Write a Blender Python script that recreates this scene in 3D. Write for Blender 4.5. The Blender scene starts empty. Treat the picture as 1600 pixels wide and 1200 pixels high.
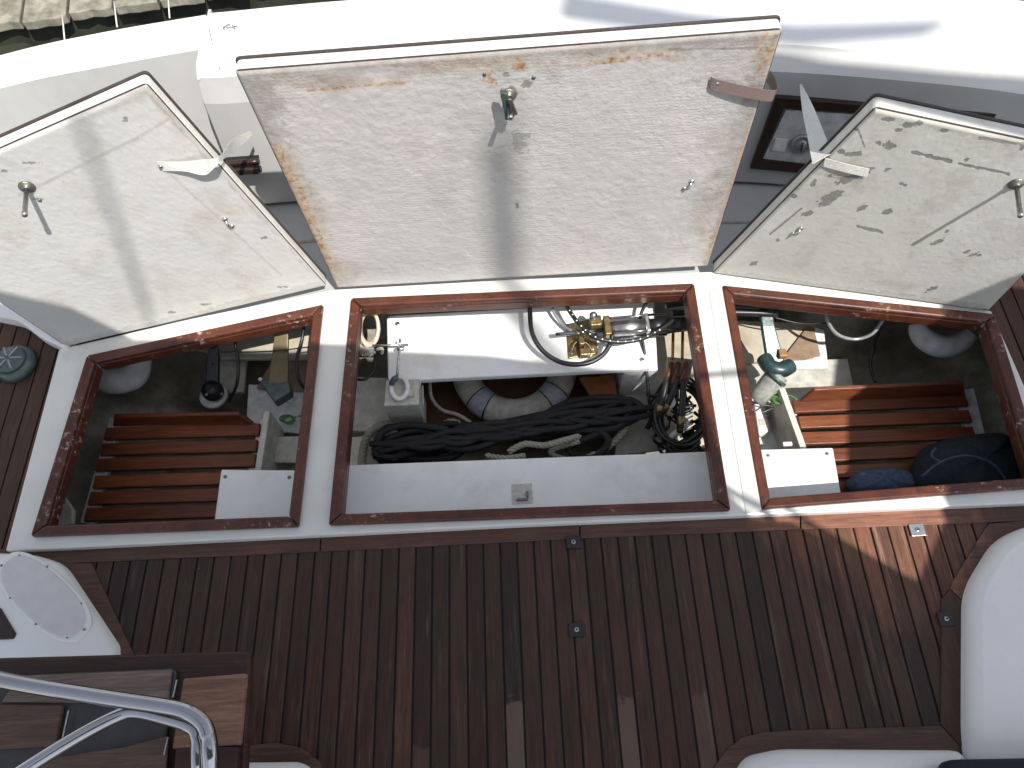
import bpy, bmesh, math, random
import numpy as np
from mathutils import Vector, Matrix
random.seed(7); rng = np.random.default_rng(7)
sc = bpy.context.scene
COL = sc.collection
# ---------------------------------------------------------------- camera
CAM = Vector((0, 0, 2.15)); F = 1156.0
R = Matrix(((0.9990056, 0.0444978, 0.0027825), (-0.0383179, 0.8888183, -0.4566551), (-0.0227933, 0.4560944, 0.8896395)))
cd = bpy.data.cameras.new('camera'); cam = bpy.data.objects.new('camera', cd); COL.objects.link(cam)
cam.matrix_world = Matrix.Translation(CAM) @ R.to_4x4()
cd.sensor_width = 36; cd.lens = F / 1600 * 36; cd.clip_start = 0.05; cd.clip_end = 200
sc.camera = cam
# ---------------------------------------------------------------- light
SUN = Vector((0.29, -0.42, 0.86)).normalized()
w = bpy.data.worlds.new('World'); sc.world = w; w.use_nodes = True
nt = w.node_tree; bg = nt.nodes['Background']; sky = nt.nodes.new('ShaderNodeTexSky')
sky.sky_type = 'NISHITA'; sky.sun_disc = False
sky.sun_elevation = math.asin(SUN.z); sky.sun_rotation = math.atan2(SUN.x, SUN.y)
hs_ = nt.nodes.new('ShaderNodeHueSaturation'); hs_.inputs['Saturation'].default_value = .42
nt.links.new(sky.outputs[0], hs_.inputs['Color']); nt.links.new(hs_.outputs[0], bg.inputs[0]); bg.inputs[1].default_value = 0.15
sd = bpy.data.lights.new('sun', 'SUN'); sun = bpy.data.objects.new('sun', sd); COL.objects.link(sun)
sd.energy = 4.7; sd.angle = math.radians(0.45); sd.color = (1, .955, .89)
sun.rotation_euler = SUN.to_track_quat('Z', 'Y').to_euler()
sc.view_settings.view_transform = 'Standard'; sc.view_settings.look = 'None'
sc.view_settings.exposure = 0.36
# ---------------------------------------------------------------- geometry helpers
def ray(u, v): return (R @ Vector((u - 800, 600 - v, -F))).normalized()
def P(u, v, z=0.0):
    d = ray(u, v); return CAM + d * ((z - CAM.z) / d.z)
def PL(u, v, o, n):
    d = ray(u, v); return CAM + d * ((o - CAM).dot(n) / d.dot(n))
def tag(o, label=None, cat=None, group=None, kind=None):
    if label: o['label'] = label
    if cat: o['category'] = cat
    if group: o['group'] = group
    if kind: o['kind'] = kind
    return o
class MB:
    def __init__(s): s.v = []; s.f = []; s.sm = []; s.rnd = []
    def add(s, vs, fs, smooth=False, rnd=None):
        b = len(s.v); s.v += [Vector(x) for x in vs]
        if rnd is None: rnd = random.random()
        for f in fs: s.f.append([b + i for i in f]); s.sm.append(smooth); s.rnd.append(rnd)
        return s
    def prism(s, top, down, rnd=None):
        """top polygon (counter-clockwise seen from outside) pushed along vector down"""
        top = [Vector(p) for p in top]; n = len(top); d = Vector(down)
        fs = [list(range(n)), list(range(2 * n - 1, n - 1, -1))]
        fs += [[i, i + n, (i + 1) % n + n, (i + 1) % n] for i in range(n)]
        return s.add(top + [p + d for p in top], fs, rnd=rnd)
    def slab(s, poly, z0, th, rnd=None):
        return s.prism([(p[0], p[1], z0) for p in poly], (0, 0, -th), rnd)
    def box(s, c, ax, ay, az):
        c, ax, ay, az = map(Vector, (c, ax, ay, az))
        vs = [c + ax * i + ay * j + az * k for k in (-1, 1) for j in (-1, 1) for i in (-1, 1)]
        return s.add(vs, [[0, 2, 3, 1], [4, 5, 7, 6], [0, 1, 5, 4], [2, 6, 7, 3], [0, 4, 6, 2], [1, 3, 7, 5]])
    def tube(s, pts, r, seg=10, closed=False, sub=6, cap=True):
        pts = smooth(pts, sub, closed) if sub > 1 else [Vector(p) for p in pts]
        n = len(pts); rr = r if callable(r) else (lambda t: r)
        vs = []; fs = []; up = None
        for i, p in enumerate(pts):
            a = pts[(i - 1) % n] if (closed or i > 0) else p; b = pts[(i + 1) % n] if (closed or i < n - 1) else p
            t = (b - a).normalized()
            if up is None: up = t.orthogonal().normalized()
            up = (up - t * up.dot(t)).normalized(); sd_ = t.cross(up)
            q = rr(i / max(1, n - 1))
            for k in range(seg):
                an = 2 * math.pi * k / seg; vs.append(p + (up * math.cos(an) + sd_ * math.sin(an)) * q)
        m = n if closed else n - 1
        for i in range(m):
            for k in range(seg):
                j = (i + 1) % n
                fs.append([i * seg + k, i * seg + (k + 1) % seg, j * seg + (k + 1) % seg, j * seg + k])
        s.add(vs, fs, True)
        if cap and not closed:
            b = len(s.v) - len(vs)
            s.f.append([b + k for k in range(seg)][::-1]); s.sm.append(False); s.rnd.append(.5)
            s.f.append([b + (n - 1) * seg + k for k in range(seg)]); s.sm.append(False); s.rnd.append(.5)
        return s
    def rope(s, pts, r, pitch=.045, closed=False):
        pts = smooth(pts, 14, closed); L = [0]
        for a, b in zip(pts, pts[1:]): L.append(L[-1] + (b - a).length)
        up = None; fr = []
        for i, p in enumerate(pts):
            a = pts[max(i - 1, 0)]; b = pts[min(i + 1, len(pts) - 1)]; t = (b - a).normalized()
            if up is None: up = t.orthogonal().normalized()
            up = (up - t * up.dot(t)).normalized(); fr.append((up.copy(), t.cross(up)))
        for k in range(3):
            q = [p + (fr[i][0] * math.cos(an) + fr[i][1] * math.sin(an)) * r * .52 for i, p in enumerate(pts)
                 for an in [2 * math.pi * (L[i] / pitch + k / 3)]]
            s.tube(q, r * .56, 7, sub=1)
        return s
    def lathe(s, prof, o, axis, seg=24, cap=True):
        o = Vector(o); ax = Vector(axis).normalized(); u = ax.orthogonal().normalized(); v = ax.cross(u)
        vs = []; fs = []; n = len(prof)
        for (r, h) in prof:
            for k in range(seg):
                a = 2 * math.pi * k / seg; vs.append(o + ax * h + (u * math.cos(a) + v * math.sin(a)) * r)
        for i in range(n - 1):
            for k in range(seg): fs.append([i * seg + k, i * seg + (k + 1) % seg, (i + 1) * seg + (k + 1) % seg, (i + 1) * seg + k])
        s.add(vs, fs, True)
        b = len(s.v) - len(vs)
        for i, rev in ((0, True), (n - 1, False)):
            ring = [b + i * seg + k for k in range(seg)]
            s.f.append(ring[::-1] if rev else ring); s.sm.append(False); s.rnd.append(.5)
        return s
def smooth(pts, sub=6, closed=False):
    pts = [Vector(p) for p in pts]; n = len(pts)
    if n < 3: return [pts[0].lerp(pts[-1], i / sub) for i in range(sub + 1)]
    out = []
    for i in range(n if closed else n - 1):
        g = lambda k: pts[k % n] if closed else pts[min(max(k, 0), n - 1)]
        a, b, c, d = g(i - 1), g(i), g(i + 1), g(i + 2)
        for j in range(sub):
            t = j / sub
            out.append(.5 * ((2 * b) + (c - a) * t + (2 * a - 5 * b + 4 * c - d) * t * t + (3 * b - a - 3 * c + d) * t ** 3))
    if not closed: out.append(pts[-1])
    return out
def empty(name, loc):
    o = bpy.data.objects.new(name, None); COL.objects.link(o); o.location = loc; o.empty_display_size = .05; return o
def wloc(o):
    l = Vector(o.location)
    return l + (wloc(o.parent) if o.parent else Vector((0, 0, 0)))
def build(mb, name, m, parent=None, bevel=0, segs=2, fix=True):
    c = sum(mb.v, Vector()) / len(mb.v)
    me = bpy.data.meshes.new(name)
    me.from_pydata([tuple(v - c) for v in mb.v], [], mb.f)
    me.polygons.foreach_set('use_smooth', mb.sm)
    at = me.attributes.new('rnd', 'FLOAT', 'FACE'); at.data.foreach_set('value', mb.rnd)
    if fix:
        bm = bmesh.new(); bm.from_mesh(me); bmesh.ops.recalc_face_normals(bm, faces=bm.faces); bm.to_mesh(me); bm.free()
    o = bpy.data.objects.new(name, me); COL.objects.link(o)
    me.materials.append(m)
    if parent: o.parent = parent; o.location = c - wloc(parent)
    else: o.location = c
    if bevel:
        b = o.modifiers.new('bevel', 'BEVEL'); b.width = bevel; b.segments = segs; b.limit_method = 'ANGLE'; b.angle_limit = math.radians(40)
        b.harden_normals = False
    return o
def plate(outer, holes, z, th, name, m, bevel=.003):
    bm = bmesh.new(); es = []
    for lp in [outer] + holes:
        vs = [bm.verts.new((p[0], p[1], z)) for p in lp]
        for i in range(len(vs)): es.append(bm.edges.new((vs[i], vs[(i + 1) % len(vs)])))
    r = bmesh.ops.triangle_fill(bm, use_beauty=True, use_dissolve=False, edges=es)
    fs = [g for g in r['geom'] if isinstance(g, bmesh.types.BMFace)]
    e = bmesh.ops.extrude_face_region(bm, geom=fs)
    for g in e['geom']:
        if isinstance(g, bmesh.types.BMVert): g.co.z -= th
    bmesh.ops.recalc_face_normals(bm, faces=bm.faces)
    me = bpy.data.meshes.new(name); bm.to_mesh(me); bm.free(); me.materials.append(m)
    o = bpy.data.objects.new(name, me); COL.objects.link(o)
    b = o.modifiers.new('bevel', 'BEVEL'); b.width = bevel; b.segments = 2; b.limit_method = 'ANGLE'; b.angle_limit = math.radians(40)
    return o
def rounded(poly, r, n=5):
    out = []; m = len(poly)
    for i in range(m):
        a, b, c = (Vector(poly[(i + k) % m][:2]) for k in (-1, 0, 1))
        d1 = (a - b); d2 = (c - b); rr = min(r, d1.length * .45, d2.length * .45)
        p0 = b + d1.normalized() * rr; p1 = b + d2.normalized() * rr
        for k in range(n + 1):
            t = k / n; out.append(((1 - t) ** 2 * p0 + 2 * t * (1 - t) * b + t * t * p1))
    return out
# ---------------------------------------------------------------- material helpers
class M:
    def __init__(s, name, rough=.5, metal=0, spec=.5):
        s.m = bpy.data.materials.new(name); s.m.use_nodes = True; s.t = s.m.node_tree; s.b = s.t.nodes['Principled BSDF']
        s.b.inputs['Roughness'].default_value = rough; s.b.inputs['Metallic'].default_value = metal
        s.b.inputs['Specular IOR Level'].default_value = spec
        g = s.t.nodes.new('ShaderNodeNewGeometry'); s.pos = g.outputs['Position']
    def n(s, ty, **k):
        x = s.t.nodes.new(ty)
        for a, b in k.items(): setattr(x, a, b)
        return x
    def L(s, a, b): s.t.links.new(a, b)
    def map(s, scale=(1, 1, 1), rot=(0, 0, 0), src=None):
        x = s.n('ShaderNodeMapping'); s.L(src or s.pos, x.inputs[0]); x.inputs['Scale'].default_value = scale; x.inputs['Rotation'].default_value = rot
        return x.outputs[0]
    def noise(s, scale, detail=4, rough=.55, vec=None, dist=0):
        x = s.n('ShaderNodeTexNoise'); s.L(vec or s.pos, x.inputs['Vector']); x.inputs['Scale'].default_value = scale
        x.inputs['Detail'].default_value = detail; x.inputs['Roughness'].default_value = rough; x.inputs['Distortion'].default_value = dist
        return x.outputs['Fac']
    def ramp(s, fac, stops):
        x = s.n('ShaderNodeValToRGB'); s.L(fac, x.inputs[0]); e = x.color_ramp.elements
        while len(e) < len(stops): e.new(.5)
        for el, (p, c) in zip(e, stops):
            el.position = p; el.color = (*(c if hasattr(c, '__len__') else (c, c, c)), 1)
        return x.outputs[0]
    def mix(s, fac, a, b, mode='MIX'):
        x = s.n('ShaderNodeMix', data_type='RGBA', blend_type=mode)
        for i, v in ((0, fac), (6, a), (7, b)):
            if isinstance(v, (int, float)): x.inputs[i].default_value = v
            elif isinstance(v, tuple): x.inputs[i].default_value = (*v, 1)
            else: s.L(v, x.inputs[i])
        return x.outputs[2]
    def math(s, op, a, b=0.0, clamp=False):
        x = s.n('ShaderNodeMath', operation=op, use_clamp=clamp)
        for i, v in ((0, a), (1, b)):
            if isinstance(v, (int, float)): x.inputs[i].default_value = v
            else: s.L(v, x.inputs[i])
        return x.outputs[0]
    def attr(s, name):
        x = s.n('ShaderNodeAttribute', attribute_name=name); return x
    def col(s, c):
        if isinstance(c, tuple): s.b.inputs['Base Color'].default_value = (*c, 1)
        else: s.L(c, s.b.inputs['Base Color'])
        return s
    def rough(s, c): s.L(c, s.b.inputs['Roughness']); return s
    def bump(s, h, st=.3, d=.002):
        x = s.n('ShaderNodeBump'); x.inputs['Strength'].default_value = st; x.inputs['Distance'].default_value = d
        s.L(h, x.inputs['Height']); s.L(x.outputs[0], s.b.inputs['Normal']); return s
def simple(name, c, rough=.5, metal=0, var=.25, scale=30, bump=.1, dirt=None, dirtamt=.5):
    m = M(name, rough, metal); n1 = m.noise(scale, 5)
    c2 = tuple(max(0, x * (1 - var)) for x in c); c3 = tuple(min(1, x * (1 + var * .6)) for x in c)
    col = m.mix(m.ramp(n1, [(.3, 0), (.7, 1)]), c2, c3)
    if dirt:
        n2 = m.noise(scale * .23 + 3, 7, .7)
        col = m.mix(m.ramp(n2, [(.5, 0), (.72, dirtamt)]), col, dirt)
    m.col(col).bump(m.noise(scale * 3, 4), bump, .002)
    return m.m
def gelcoat():
    m = M('gelcoat', .3); n = m.noise(4, 6, .6); d = m.noise(38, 6, .7)
    c = m.mix(m.ramp(n, [(.35, 0), (.7, 1)]), (.74, .745, .74), (.8, .795, .775))
    c = m.mix(m.ramp(d, [(.62, 0), (.78, .45)]), c, (.4, .37, .31))
    sp = m.noise(230, 3); c = m.mix(m.ramp(sp, [(.7, 0), (.76, .35)]), c, (.25, .22, .18))
    m.col(c).rough(m.ramp(n, [(.3, .45), (.7, .6)])).bump(m.noise(9, 3), .08, .01); return m.m
def frame_mat():
    m = M('seat_gelcoat', .33); n = m.noise(6, 6, .6); d = m.noise(55, 7, .72); st = m.noise(14, 5, .7)
    c = m.mix(m.ramp(n, [(.35, 0), (.7, 1)]), (.66, .66, .62), (.74, .73, .695))
    c = m.mix(m.ramp(st, [(.58, 0), (.75, .5)]), c, (.6, .54, .42))
    c = m.mix(m.ramp(d, [(.66, 0), (.76, .6)]), c, (.3, .27, .2))
    m.col(c).bump(m.noise(60, 3), .06, .002); return m.m
def nonskid():
    m = M('nonskid_gelcoat', .55); n = m.noise(5, 6, .6)
    c = m.mix(m.ramp(n, [(.35, 0), (.7, 1)]), (.58, .59, .6), (.66, .655, .645))
    m.col(c).bump(m.noise(420, 2), .25, .001); return m.m
def teak(name, a, b, along='y', rough=.55, worn=(.28, .2, .16), wornamt=.35, patches=None, sun_patch=None):
    m = M(name, rough, spec=.35)
    sc_ = {'y': (60, 3.5, 20), 'x': (3.5, 60, 20)}[along]
    v = m.map(sc_); g = m.noise(1.6, 6, .65, v, .6)
    at = m.attr('rnd').outputs['Fac']
    base = m.mix(at, a, b)
    hue = m.ramp(at, [(0, (.82, .86, .88)), (.2, (1.15, .95, .9)), (.4, (.88, .95, .84)), (.6, (1.08, .97, .93)), (.8, (.9, .9, .95)), (1, (1.2, 1.05, .95))])
    base = m.mix(.8, base, hue, 'MULTIPLY')
    c = m.mix(m.ramp(g, [(.36, 0), (.64, 1)]), m.mix(1.0, base, (.68, .65, .63), 'MULTIPLY'), m.mix(1.0, base, (1.22, 1.2, 1.16), 'MULTIPLY'))
    fine = m.noise(5.5, 4, .7, v); c = m.mix(m.ramp(fine, [(.4, .4), (.6, 0)]), c, m.mix(1.0, c, (.45, .42, .4), 'MULTIPLY'))
    big = m.noise(3.2, 5, .6)
    c = m.mix(m.ramp(big, [(.35, .5), (.65, 0)]), c, m.mix(1.0, c, (.5, .5, .5), 'MULTIPLY'))
    wv = m.noise(1.3, 7, .75, m.map(tuple(x * .5 for x in sc_)))
    c = m.mix(m.ramp(wv, [(.55, 0), (.75, wornamt)]), c, worn)
    spk = m.noise(170, 3, .5); c = m.mix(m.ramp(spk, [(.74, 0), (.78, .6)]), c, (.4, .38, .34))
    if sun_patch:  # sunlit wedge on the deck painted into the teak as a brighter patch
        vd = m.n('ShaderNodeVectorMath', operation='DISTANCE'); m.L(m.pos, vd.inputs[0]); vd.inputs[1].default_value = sun_patch[:3]
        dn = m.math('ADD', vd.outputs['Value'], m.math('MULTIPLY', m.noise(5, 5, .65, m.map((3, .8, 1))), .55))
        c = m.mix(m.ramp(m.math('MULTIPLY', dn, 1.0), [(.42, sun_patch[3]), (.62, 0)]), c, m.mix(1.0, c, (3.2, 2.6, 2.3), 'MULTIPLY'))
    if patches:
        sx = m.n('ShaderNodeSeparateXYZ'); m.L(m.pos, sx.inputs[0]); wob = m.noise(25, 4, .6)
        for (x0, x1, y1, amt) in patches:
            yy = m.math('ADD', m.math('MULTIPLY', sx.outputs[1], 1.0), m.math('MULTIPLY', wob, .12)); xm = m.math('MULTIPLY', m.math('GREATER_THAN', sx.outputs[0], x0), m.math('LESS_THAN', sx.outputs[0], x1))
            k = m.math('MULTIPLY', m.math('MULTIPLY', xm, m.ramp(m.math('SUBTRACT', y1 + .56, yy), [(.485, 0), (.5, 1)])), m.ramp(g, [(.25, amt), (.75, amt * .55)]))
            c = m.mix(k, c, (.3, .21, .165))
    m.col(c).rough(m.ramp(g, [(.3, rough - .12), (.7, rough + .15)])).bump(m.math('ADD', g, m.math('MULTIPLY', fine, .7)), .5, .0015)
    return m.m
def varnish():
    m = M('varnished_teak', .28, spec=.45)
    n = m.noise(8, 5, .6); g = m.noise(90, 4)
    c = m.mix(m.ramp(n, [(.35, 0), (.7, 1)]), (.06, .017, .009), (.13, .038, .018))
    c = m.mix(m.ramp(g, [(.4, .4), (.7, 0)]), c, (.045, .012, .008))
    f1 = m.noise(55, 8, .7); f2 = m.noise(6, 5, .65)
    ff = m.math('MULTIPLY', m.ramp(f1, [(.55, 0), (.62, 1)]), m.ramp(f2, [(.53, 0), (.64, .7)]))
    c = m.mix(ff, c, (.55, .47, .4))
    dk = m.noise(26, 6, .75); c = m.mix(m.ramp(dk, [(.54, 0), (.64, .8)]), c, (.028, .014, .01))
    m.col(c).rough(m.math('ADD', m.math('MULTIPLY', ff, .45), .34)).bump(m.math('ADD', f1, m.math('MULTIPLY', ff, .6)), .35, .0012); return m.m
def lid_mat(kind):
    m = M('lid_paint_' + kind, .62, spec=.3); at = m.attr('wear'); sp = m.n('ShaderNodeSeparateColor'); m.L(at.outputs['Color'], sp.inputs[0])
    rust, chip, grime = sp.outputs[0], sp.outputs[1], sp.outputs[2]
    n = m.noise(3.5, 6, .6); n2 = m.noise(28, 6, .7)
    if kind == 'woven':
        c = m.mix(m.ramp(n, [(.35, 0), (.65, 1)]), (.43, .425, .41), (.49, .458, .44))
        c = m.mix(m.ramp(n2, [(.35, .35), (.65, 0)]), c, (.38, .365, .35))
    elif kind == 'smooth':
        c = m.mix(m.ramp(n, [(.35, 0), (.65, 1)]), (.45, .445, .425), (.5, .495, .47))
    else:
        c = m.mix(m.ramp(n, [(.35, 0), (.65, 1)]), (.44, .435, .4), (.5, .495, .455))
    sp_ = m.noise(75, 5, .6); c = m.mix(m.ramp(sp_, [(.66, 0), (.72, .5)]), c, (.25, .22, .18))
    c = m.mix(m.math('MULTIPLY', grime, m.ramp(n2, [(.3, .45), (.65, 1)])), c, (.27, .245, .22))
    rn = m.noise(60, 6, .75)
    rc = m.ramp(rn, [(.35, (.2, .09, .03)), (.5, (.38, .25, .14)), (.62, (.47, .4, .31))])
    c = m.mix(m.math('MULTIPLY', rust, m.ramp(rn, [(.34, 1), (.66, .35)]), True), c, rc)
    c = m.mix(chip, c, m.ramp(rn, [(.4, (.15, .155, .145)), (.6, (.21, .2, .17))]))
    m.col(c)
    if kind == 'woven':
        wv = m.n('ShaderNodeTexWave', wave_type='BANDS', bands_direction='Z'); m.L(m.pos, wv.inputs['Vector'])
        wv.inputs['Scale'].default_value = 30; wv.inputs['Distortion'].default_value = 7; wv.inputs['Detail'].default_value = 3; wv.inputs['Detail Scale'].default_value = 2.5
        h = m.math('ADD', m.math('MULTIPLY', wv.outputs['Fac'], m.ramp(m.noise(3.2, 5), [(.42, .0), (.66, .5)])), m.math('ADD', m.math('MULTIPLY', m.noise(70, 7, .75), 2.2), m.math('MULTIPLY', m.noise(16, 4, .6), 2.0)))
        m.bump(m.math('SUBTRACT', h, chip), .42, .0028)
    else:
        m.bump(m.math('SUBTRACT', m.math('MULTIPLY', m.noise(18, 7, .65), .8), chip), .45, .0025)
    return m.m
def hull_mat():
    m = M('locker_liner', .6); n = m.noise(5, 7, .68); n2 = m.noise(2.1, 4)
    c = m.ramp(n, [(.3, (.1, .09, .07)), (.45, (.28, .26, .2)), (.58, (.48, .46, .38)), (.75, (.62, .6, .52))])
    c = m.mix(m.ramp(n2, [(.4, .65), (.6, 0)]), c, (.09, .085, .065))
    m.col(c).bump(m.noise(40, 5), .5, .006); return m.m
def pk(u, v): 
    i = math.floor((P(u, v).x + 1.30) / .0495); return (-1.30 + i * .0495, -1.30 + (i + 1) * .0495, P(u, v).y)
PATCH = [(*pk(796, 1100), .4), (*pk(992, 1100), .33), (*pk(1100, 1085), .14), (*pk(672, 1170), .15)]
GEL = gelcoat(); GRYG = simple('grey_coaming_gelcoat', (.43, .43, .42), .5, var=.07, scale=5, bump=.05, dirt=(.3, .29, .26), dirtamt=.35); FRM = frame_mat(); NSK = nonskid(); VAR = varnish(); HULL = hull_mat()
TEAK = teak('oiled_teak_planks', (.037, .021, .0145), (.078, .041, .026), 'y', .48, patches=PATCH, sun_patch=(1.08, .58, 0, 1.0))
TEAKB = teak('teak_border', (.10, .054, .038), (.125, .068, .048), 'x', .55, sun_patch=(1.05, .62, 0, .8))
TEAKS = teak('teak_side_deck', (.07, .035, .022), (.10, .052, .03), 'y', .55, wornamt=.2)
TEAKT = teak('teak_table', (.05, .027, .02), (.06, .03, .022), 'x', .45, wornamt=.25)
TEAKG = teak('grey_weathered_teak', (.17, .14, .13), (.23, .18, .15), 'x', .7, worn=(.45, .38, .3), wornamt=.7)
GRATE = teak('grating_teak', (.17, .055, .025), (.23, .075, .032), 'x', .4, worn=(.33, .15, .08), wornamt=.3)
CAULK = simple('deck_caulk', (.012, .011, .011), .7)
WHITE = simple('white_plastic', (.7, .71, .71), .4, dirt=(.42, .38, .3), dirtamt=.35, bump=.05)
WBOX = simple('white_painted_board', (.8, .81, .81), .38, var=.06, scale=9, dirt=(.5, .46, .36), dirtamt=.45, bump=.05)
OLDW = simple('aged_white_paint', (.5, .49, .44), .55, dirt=(.25, .22, .17), dirtamt=.6, bump=.3)
CREAM = simple('cream_paint', (.62, .58, .5), .5, dirt=(.35, .28, .2), dirtamt=.5)
CHROME = simple('polished_steel', (.42, .42, .43), .13, 1, var=.06, scale=12, bump=.02)
STEEL = simple('dull_steel', (.5, .5, .5), .32, 1, var=.3, scale=60, bump=.2)
TARN = simple('tarnished_steel', (.2, .2, .17), .45, .8, var=.4, scale=80, bump=.4)
BRONZE = simple('yellowed_bronze', (.3, .225, .115), .38, .85, var=.4, scale=50, bump=.3, dirt=(.1, .08, .05), dirtamt=.8)
BLACKR = simple('black_rubber_hose', (.016, .017, .017), .38, bump=.15)
BLACKF = simple('black_rope_fibre', (.009, .009, .011), .7, scale=160, var=.8, bump=1)
BLACKP = simple('black_plastic', (.012, .012, .014), .4)
ROPEW = simple('grey_white_rope_fibre', (.34, .33, .27), .85, scale=300, bump=.8, dirt=(.15, .14, .1), dirtamt=.6)
DKEDGE = simple('dark_lid_skin', (.05, .04, .038), .6, scale=60)
TEAL = simple('teal_painted_metal', (.03, .065, .068), .33, .2, var=.5, scale=25, bump=.3, dirt=(.25, .13, .04), dirtamt=.7)
TEALG = simple('grey_green_bronze', (.08, .115, .11), .4, .3, var=.4, scale=35, bump=.3)
BRNTAPE = simple('brown_tape', (.25, .17, .11), .6, scale=30, dirt=(.4, .3, .2))
PLY = simple('bare_plywood', (.46, .42, .34), .7, scale=14, dirt=(.3, .25, .16), dirtamt=.8, bump=.4)
GREENR = simple('green_cord_fibre', (.07, .22, .06), .7, scale=200)
COPPER = simple('copper_pipe', (.4, .17, .07), .35, .9)
STRAPW = simple('white_webbing', (.7, .69, .64), .7, scale=300, bump=.5, dirt=(.5, .45, .3))
STRAPB = simple('brown_webbing', (.2, .15, .13), .7, scale=300, bump=.5)
BLUEF = simple('blue_bag_fabric', (.055, .085, .15), .75, scale=60, bump=.7, var=.4)
BLUED = simple('dark_teal_bag_fabric', (.012, .022, .032), .8, scale=60, bump=.7, var=.4)
RINGW = simple('life_ring_cover', (.46, .44, .39), .7, scale=40, bump=.5, dirt=(.22, .2, .16), dirtamt=.7)
LILAC = simple('lilac_band', (.34, .35, .43), .6, scale=60)
BEIGEC = simple('beige_cable_sheath', (.6, .5, .4), .5)
CLOTH = simple('white_cloth', (.5, .49, .5), .8, scale=25, bump=.6)
WOODBR = simple('dark_brown_wood', (.028, .014, .01), .35, scale=40)
RUSTW = simple('rusty_brown_floor', (.1, .045, .02), .7, scale=20, dirt=(.3, .1, .03), dirtamt=.8)
NAVY = simple('navy_cushion_fabric', (.012, .014, .026), .85, scale=200, bump=.5)
PLATEG = simple('grey_plate', (.3, .31, .32), .3, .3, scale=20)
DOCKW = simple('weathered_dock_wood', (.27, .25, .2), .85, var=.5, scale=16, bump=1, dirt=(.12, .11, .07), dirtamt=.7)
DARKW = simple('wet_dark_timber', (.03, .035, .02), .8, var=.5, scale=9, bump=.6)
SHADE_GREY = simple('shade_grey', (.5, .5, .5), .85)  # surface of the unseen shade shapes added overhead
ALU = simple('grey_alloy', (.4, .41, .42), .4, .6)
mw = M('dock_water', .12); mw.col((.012, .016, .012)).bump(mw.noise(4, 5, .6), .5, .05); WATER = mw.m

# ================================================================ SETTING
build(MB().slab([(-60, -60), (60, -60), (60, 60), (-60, 60)], -1.5, .1), 'water', WATER)['kind'] = 'structure'
# hull shell enclosing the lockers: floor, sloping sides, transom wall
HB = [(-1.9, .3), (2.0, .3), (2.0, 1.62), (1.35, 1.72), (0, 1.78), (-1.25, 1.72), (-1.9, 1.55)]
hs = MB(); n = len(HB); lo = [(x * .62, .42 + (y - .3) * .72, -.66) for x, y in HB]; mid = [(x * .93, .36 + (y - .3) * .93, -.36) for x, y in HB]
tp = [(x, y, -.03) for x, y in HB]
N = 10
rings = [lo, mid, tp]
hs.add([p for r_ in rings for p in r_], [list(range(n))] + [[k * n + i, k * n + (i + 1) % n, (k + 1) * n + (i + 1) % n, (k + 1) * n + i] for k in (0, 1) for i in range(n)])
hull = build(hs, 'locker_liner', HULL); hull['kind'] = 'structure'
sm_ = hull.modifiers.new('solid', 'SOLIDIFY'); sm_.thickness = .03; sm_.offset = 1
# topsides and underdeck so the boat is closed from outside
cap_out = [(-2.6, 1.7), (-2.25, 1.94), (-1.665, 2.185), (-1.342, 2.278), (-1.004, 2.344), (-.5, 2.385), (.05, 2.395), (.7, 2.38), (1.4, 2.31), (2.0, 2.16), (2.6, 1.85)]
ts = MB(); a = [(x, y, .46) for x, y in cap_out]; b = [(x * .9, y - .35, -1.5) for x, y in cap_out]
a = [(-2.9, -2, .46)] + a + [(2.9, -2, .46)]; b = [(-2.6, -2, -1.5)] + b + [(2.6, -2, -1.5)]; n = len(a)
ts.add(a + b, [[i, i + 1, n + i + 1, n + i] for i in range(n - 1)])
o = build(ts, 'hull_topsides', GEL); o['kind'] = 'structure'
s_ = o.modifiers.new('solid', 'SOLIDIFY'); s_.thickness = .02; s_.offset = -1

# seat top frame with the three hatch openings
RIM = {'C': [P(548, 465, .05), P(1085, 442, .05), P(1142, 797, .05), P(513, 820, .05)],
       'L': [P(135, 555, .05), P(505, 475, .05), P(466, 822, .05), P(47, 838, .05)],
       'R': [P(1128, 445, .05), P(1555, 490, .05), P(1640, 760, .05), P(1190, 795, .05)]}
def inset(poly, d):
    out = []; m = len(poly); sg = 1 if sum(poly[i][0] * poly[(i + 1) % m][1] - poly[(i + 1) % m][0] * poly[i][1] for i in range(m)) > 0 else -1
    for i in range(m):
        a, b, e = (Vector(poly[(i + k) % m][:2]) for k in (-1, 0, 1))
        n1 = Vector((-(b - a).y, (b - a).x)).normalized() * sg; n2 = Vector((-(e - b).y, (e - b).x)).normalized() * sg
        k = 1 + n1.dot(n2); out.append(b + (n1 + n2) * d / k)
    return out
FO = [P(92, 545, .03), P(300, 497, .03), P(520, 452, .03), P(800, 436, .03), P(1110, 424, .03), P(1330, 452, .03), P(1549, 485, .03), P(1680, 783, .03), P(800, 821, .03), P(8, 861, .03)]
fr = plate([p[:2] for p in FO], [inset(RIM[k], .016) for k in 'CLR'], .03, .045, 'seat_top', FRM, .005)
fr['kind'] = 'structure'
# raised lip round the right hatch (left side) and its gutter
lip = MB()
q = [P(1109, 450, .05), P(1127, 448, .05), P(1189, 797, .05), P(1168, 799, .05)]
lip.add([(p.x, p.y, z_) for p, z_ in zip(q, (.0325, .056, .056, .0325))] + [(p.x, p.y, .0305) for p in q], [[0, 1, 2, 3], [7, 6, 5, 4], [0, 4, 5, 1], [1, 5, 6, 2], [2, 6, 7, 3], [3, 7, 4, 0]])
o = build(lip, 'gutter_lip', FRM, bevel=.001); tag(o, 'white moulded lip standing along the left side of the right hatch opening', 'lip')

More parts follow.
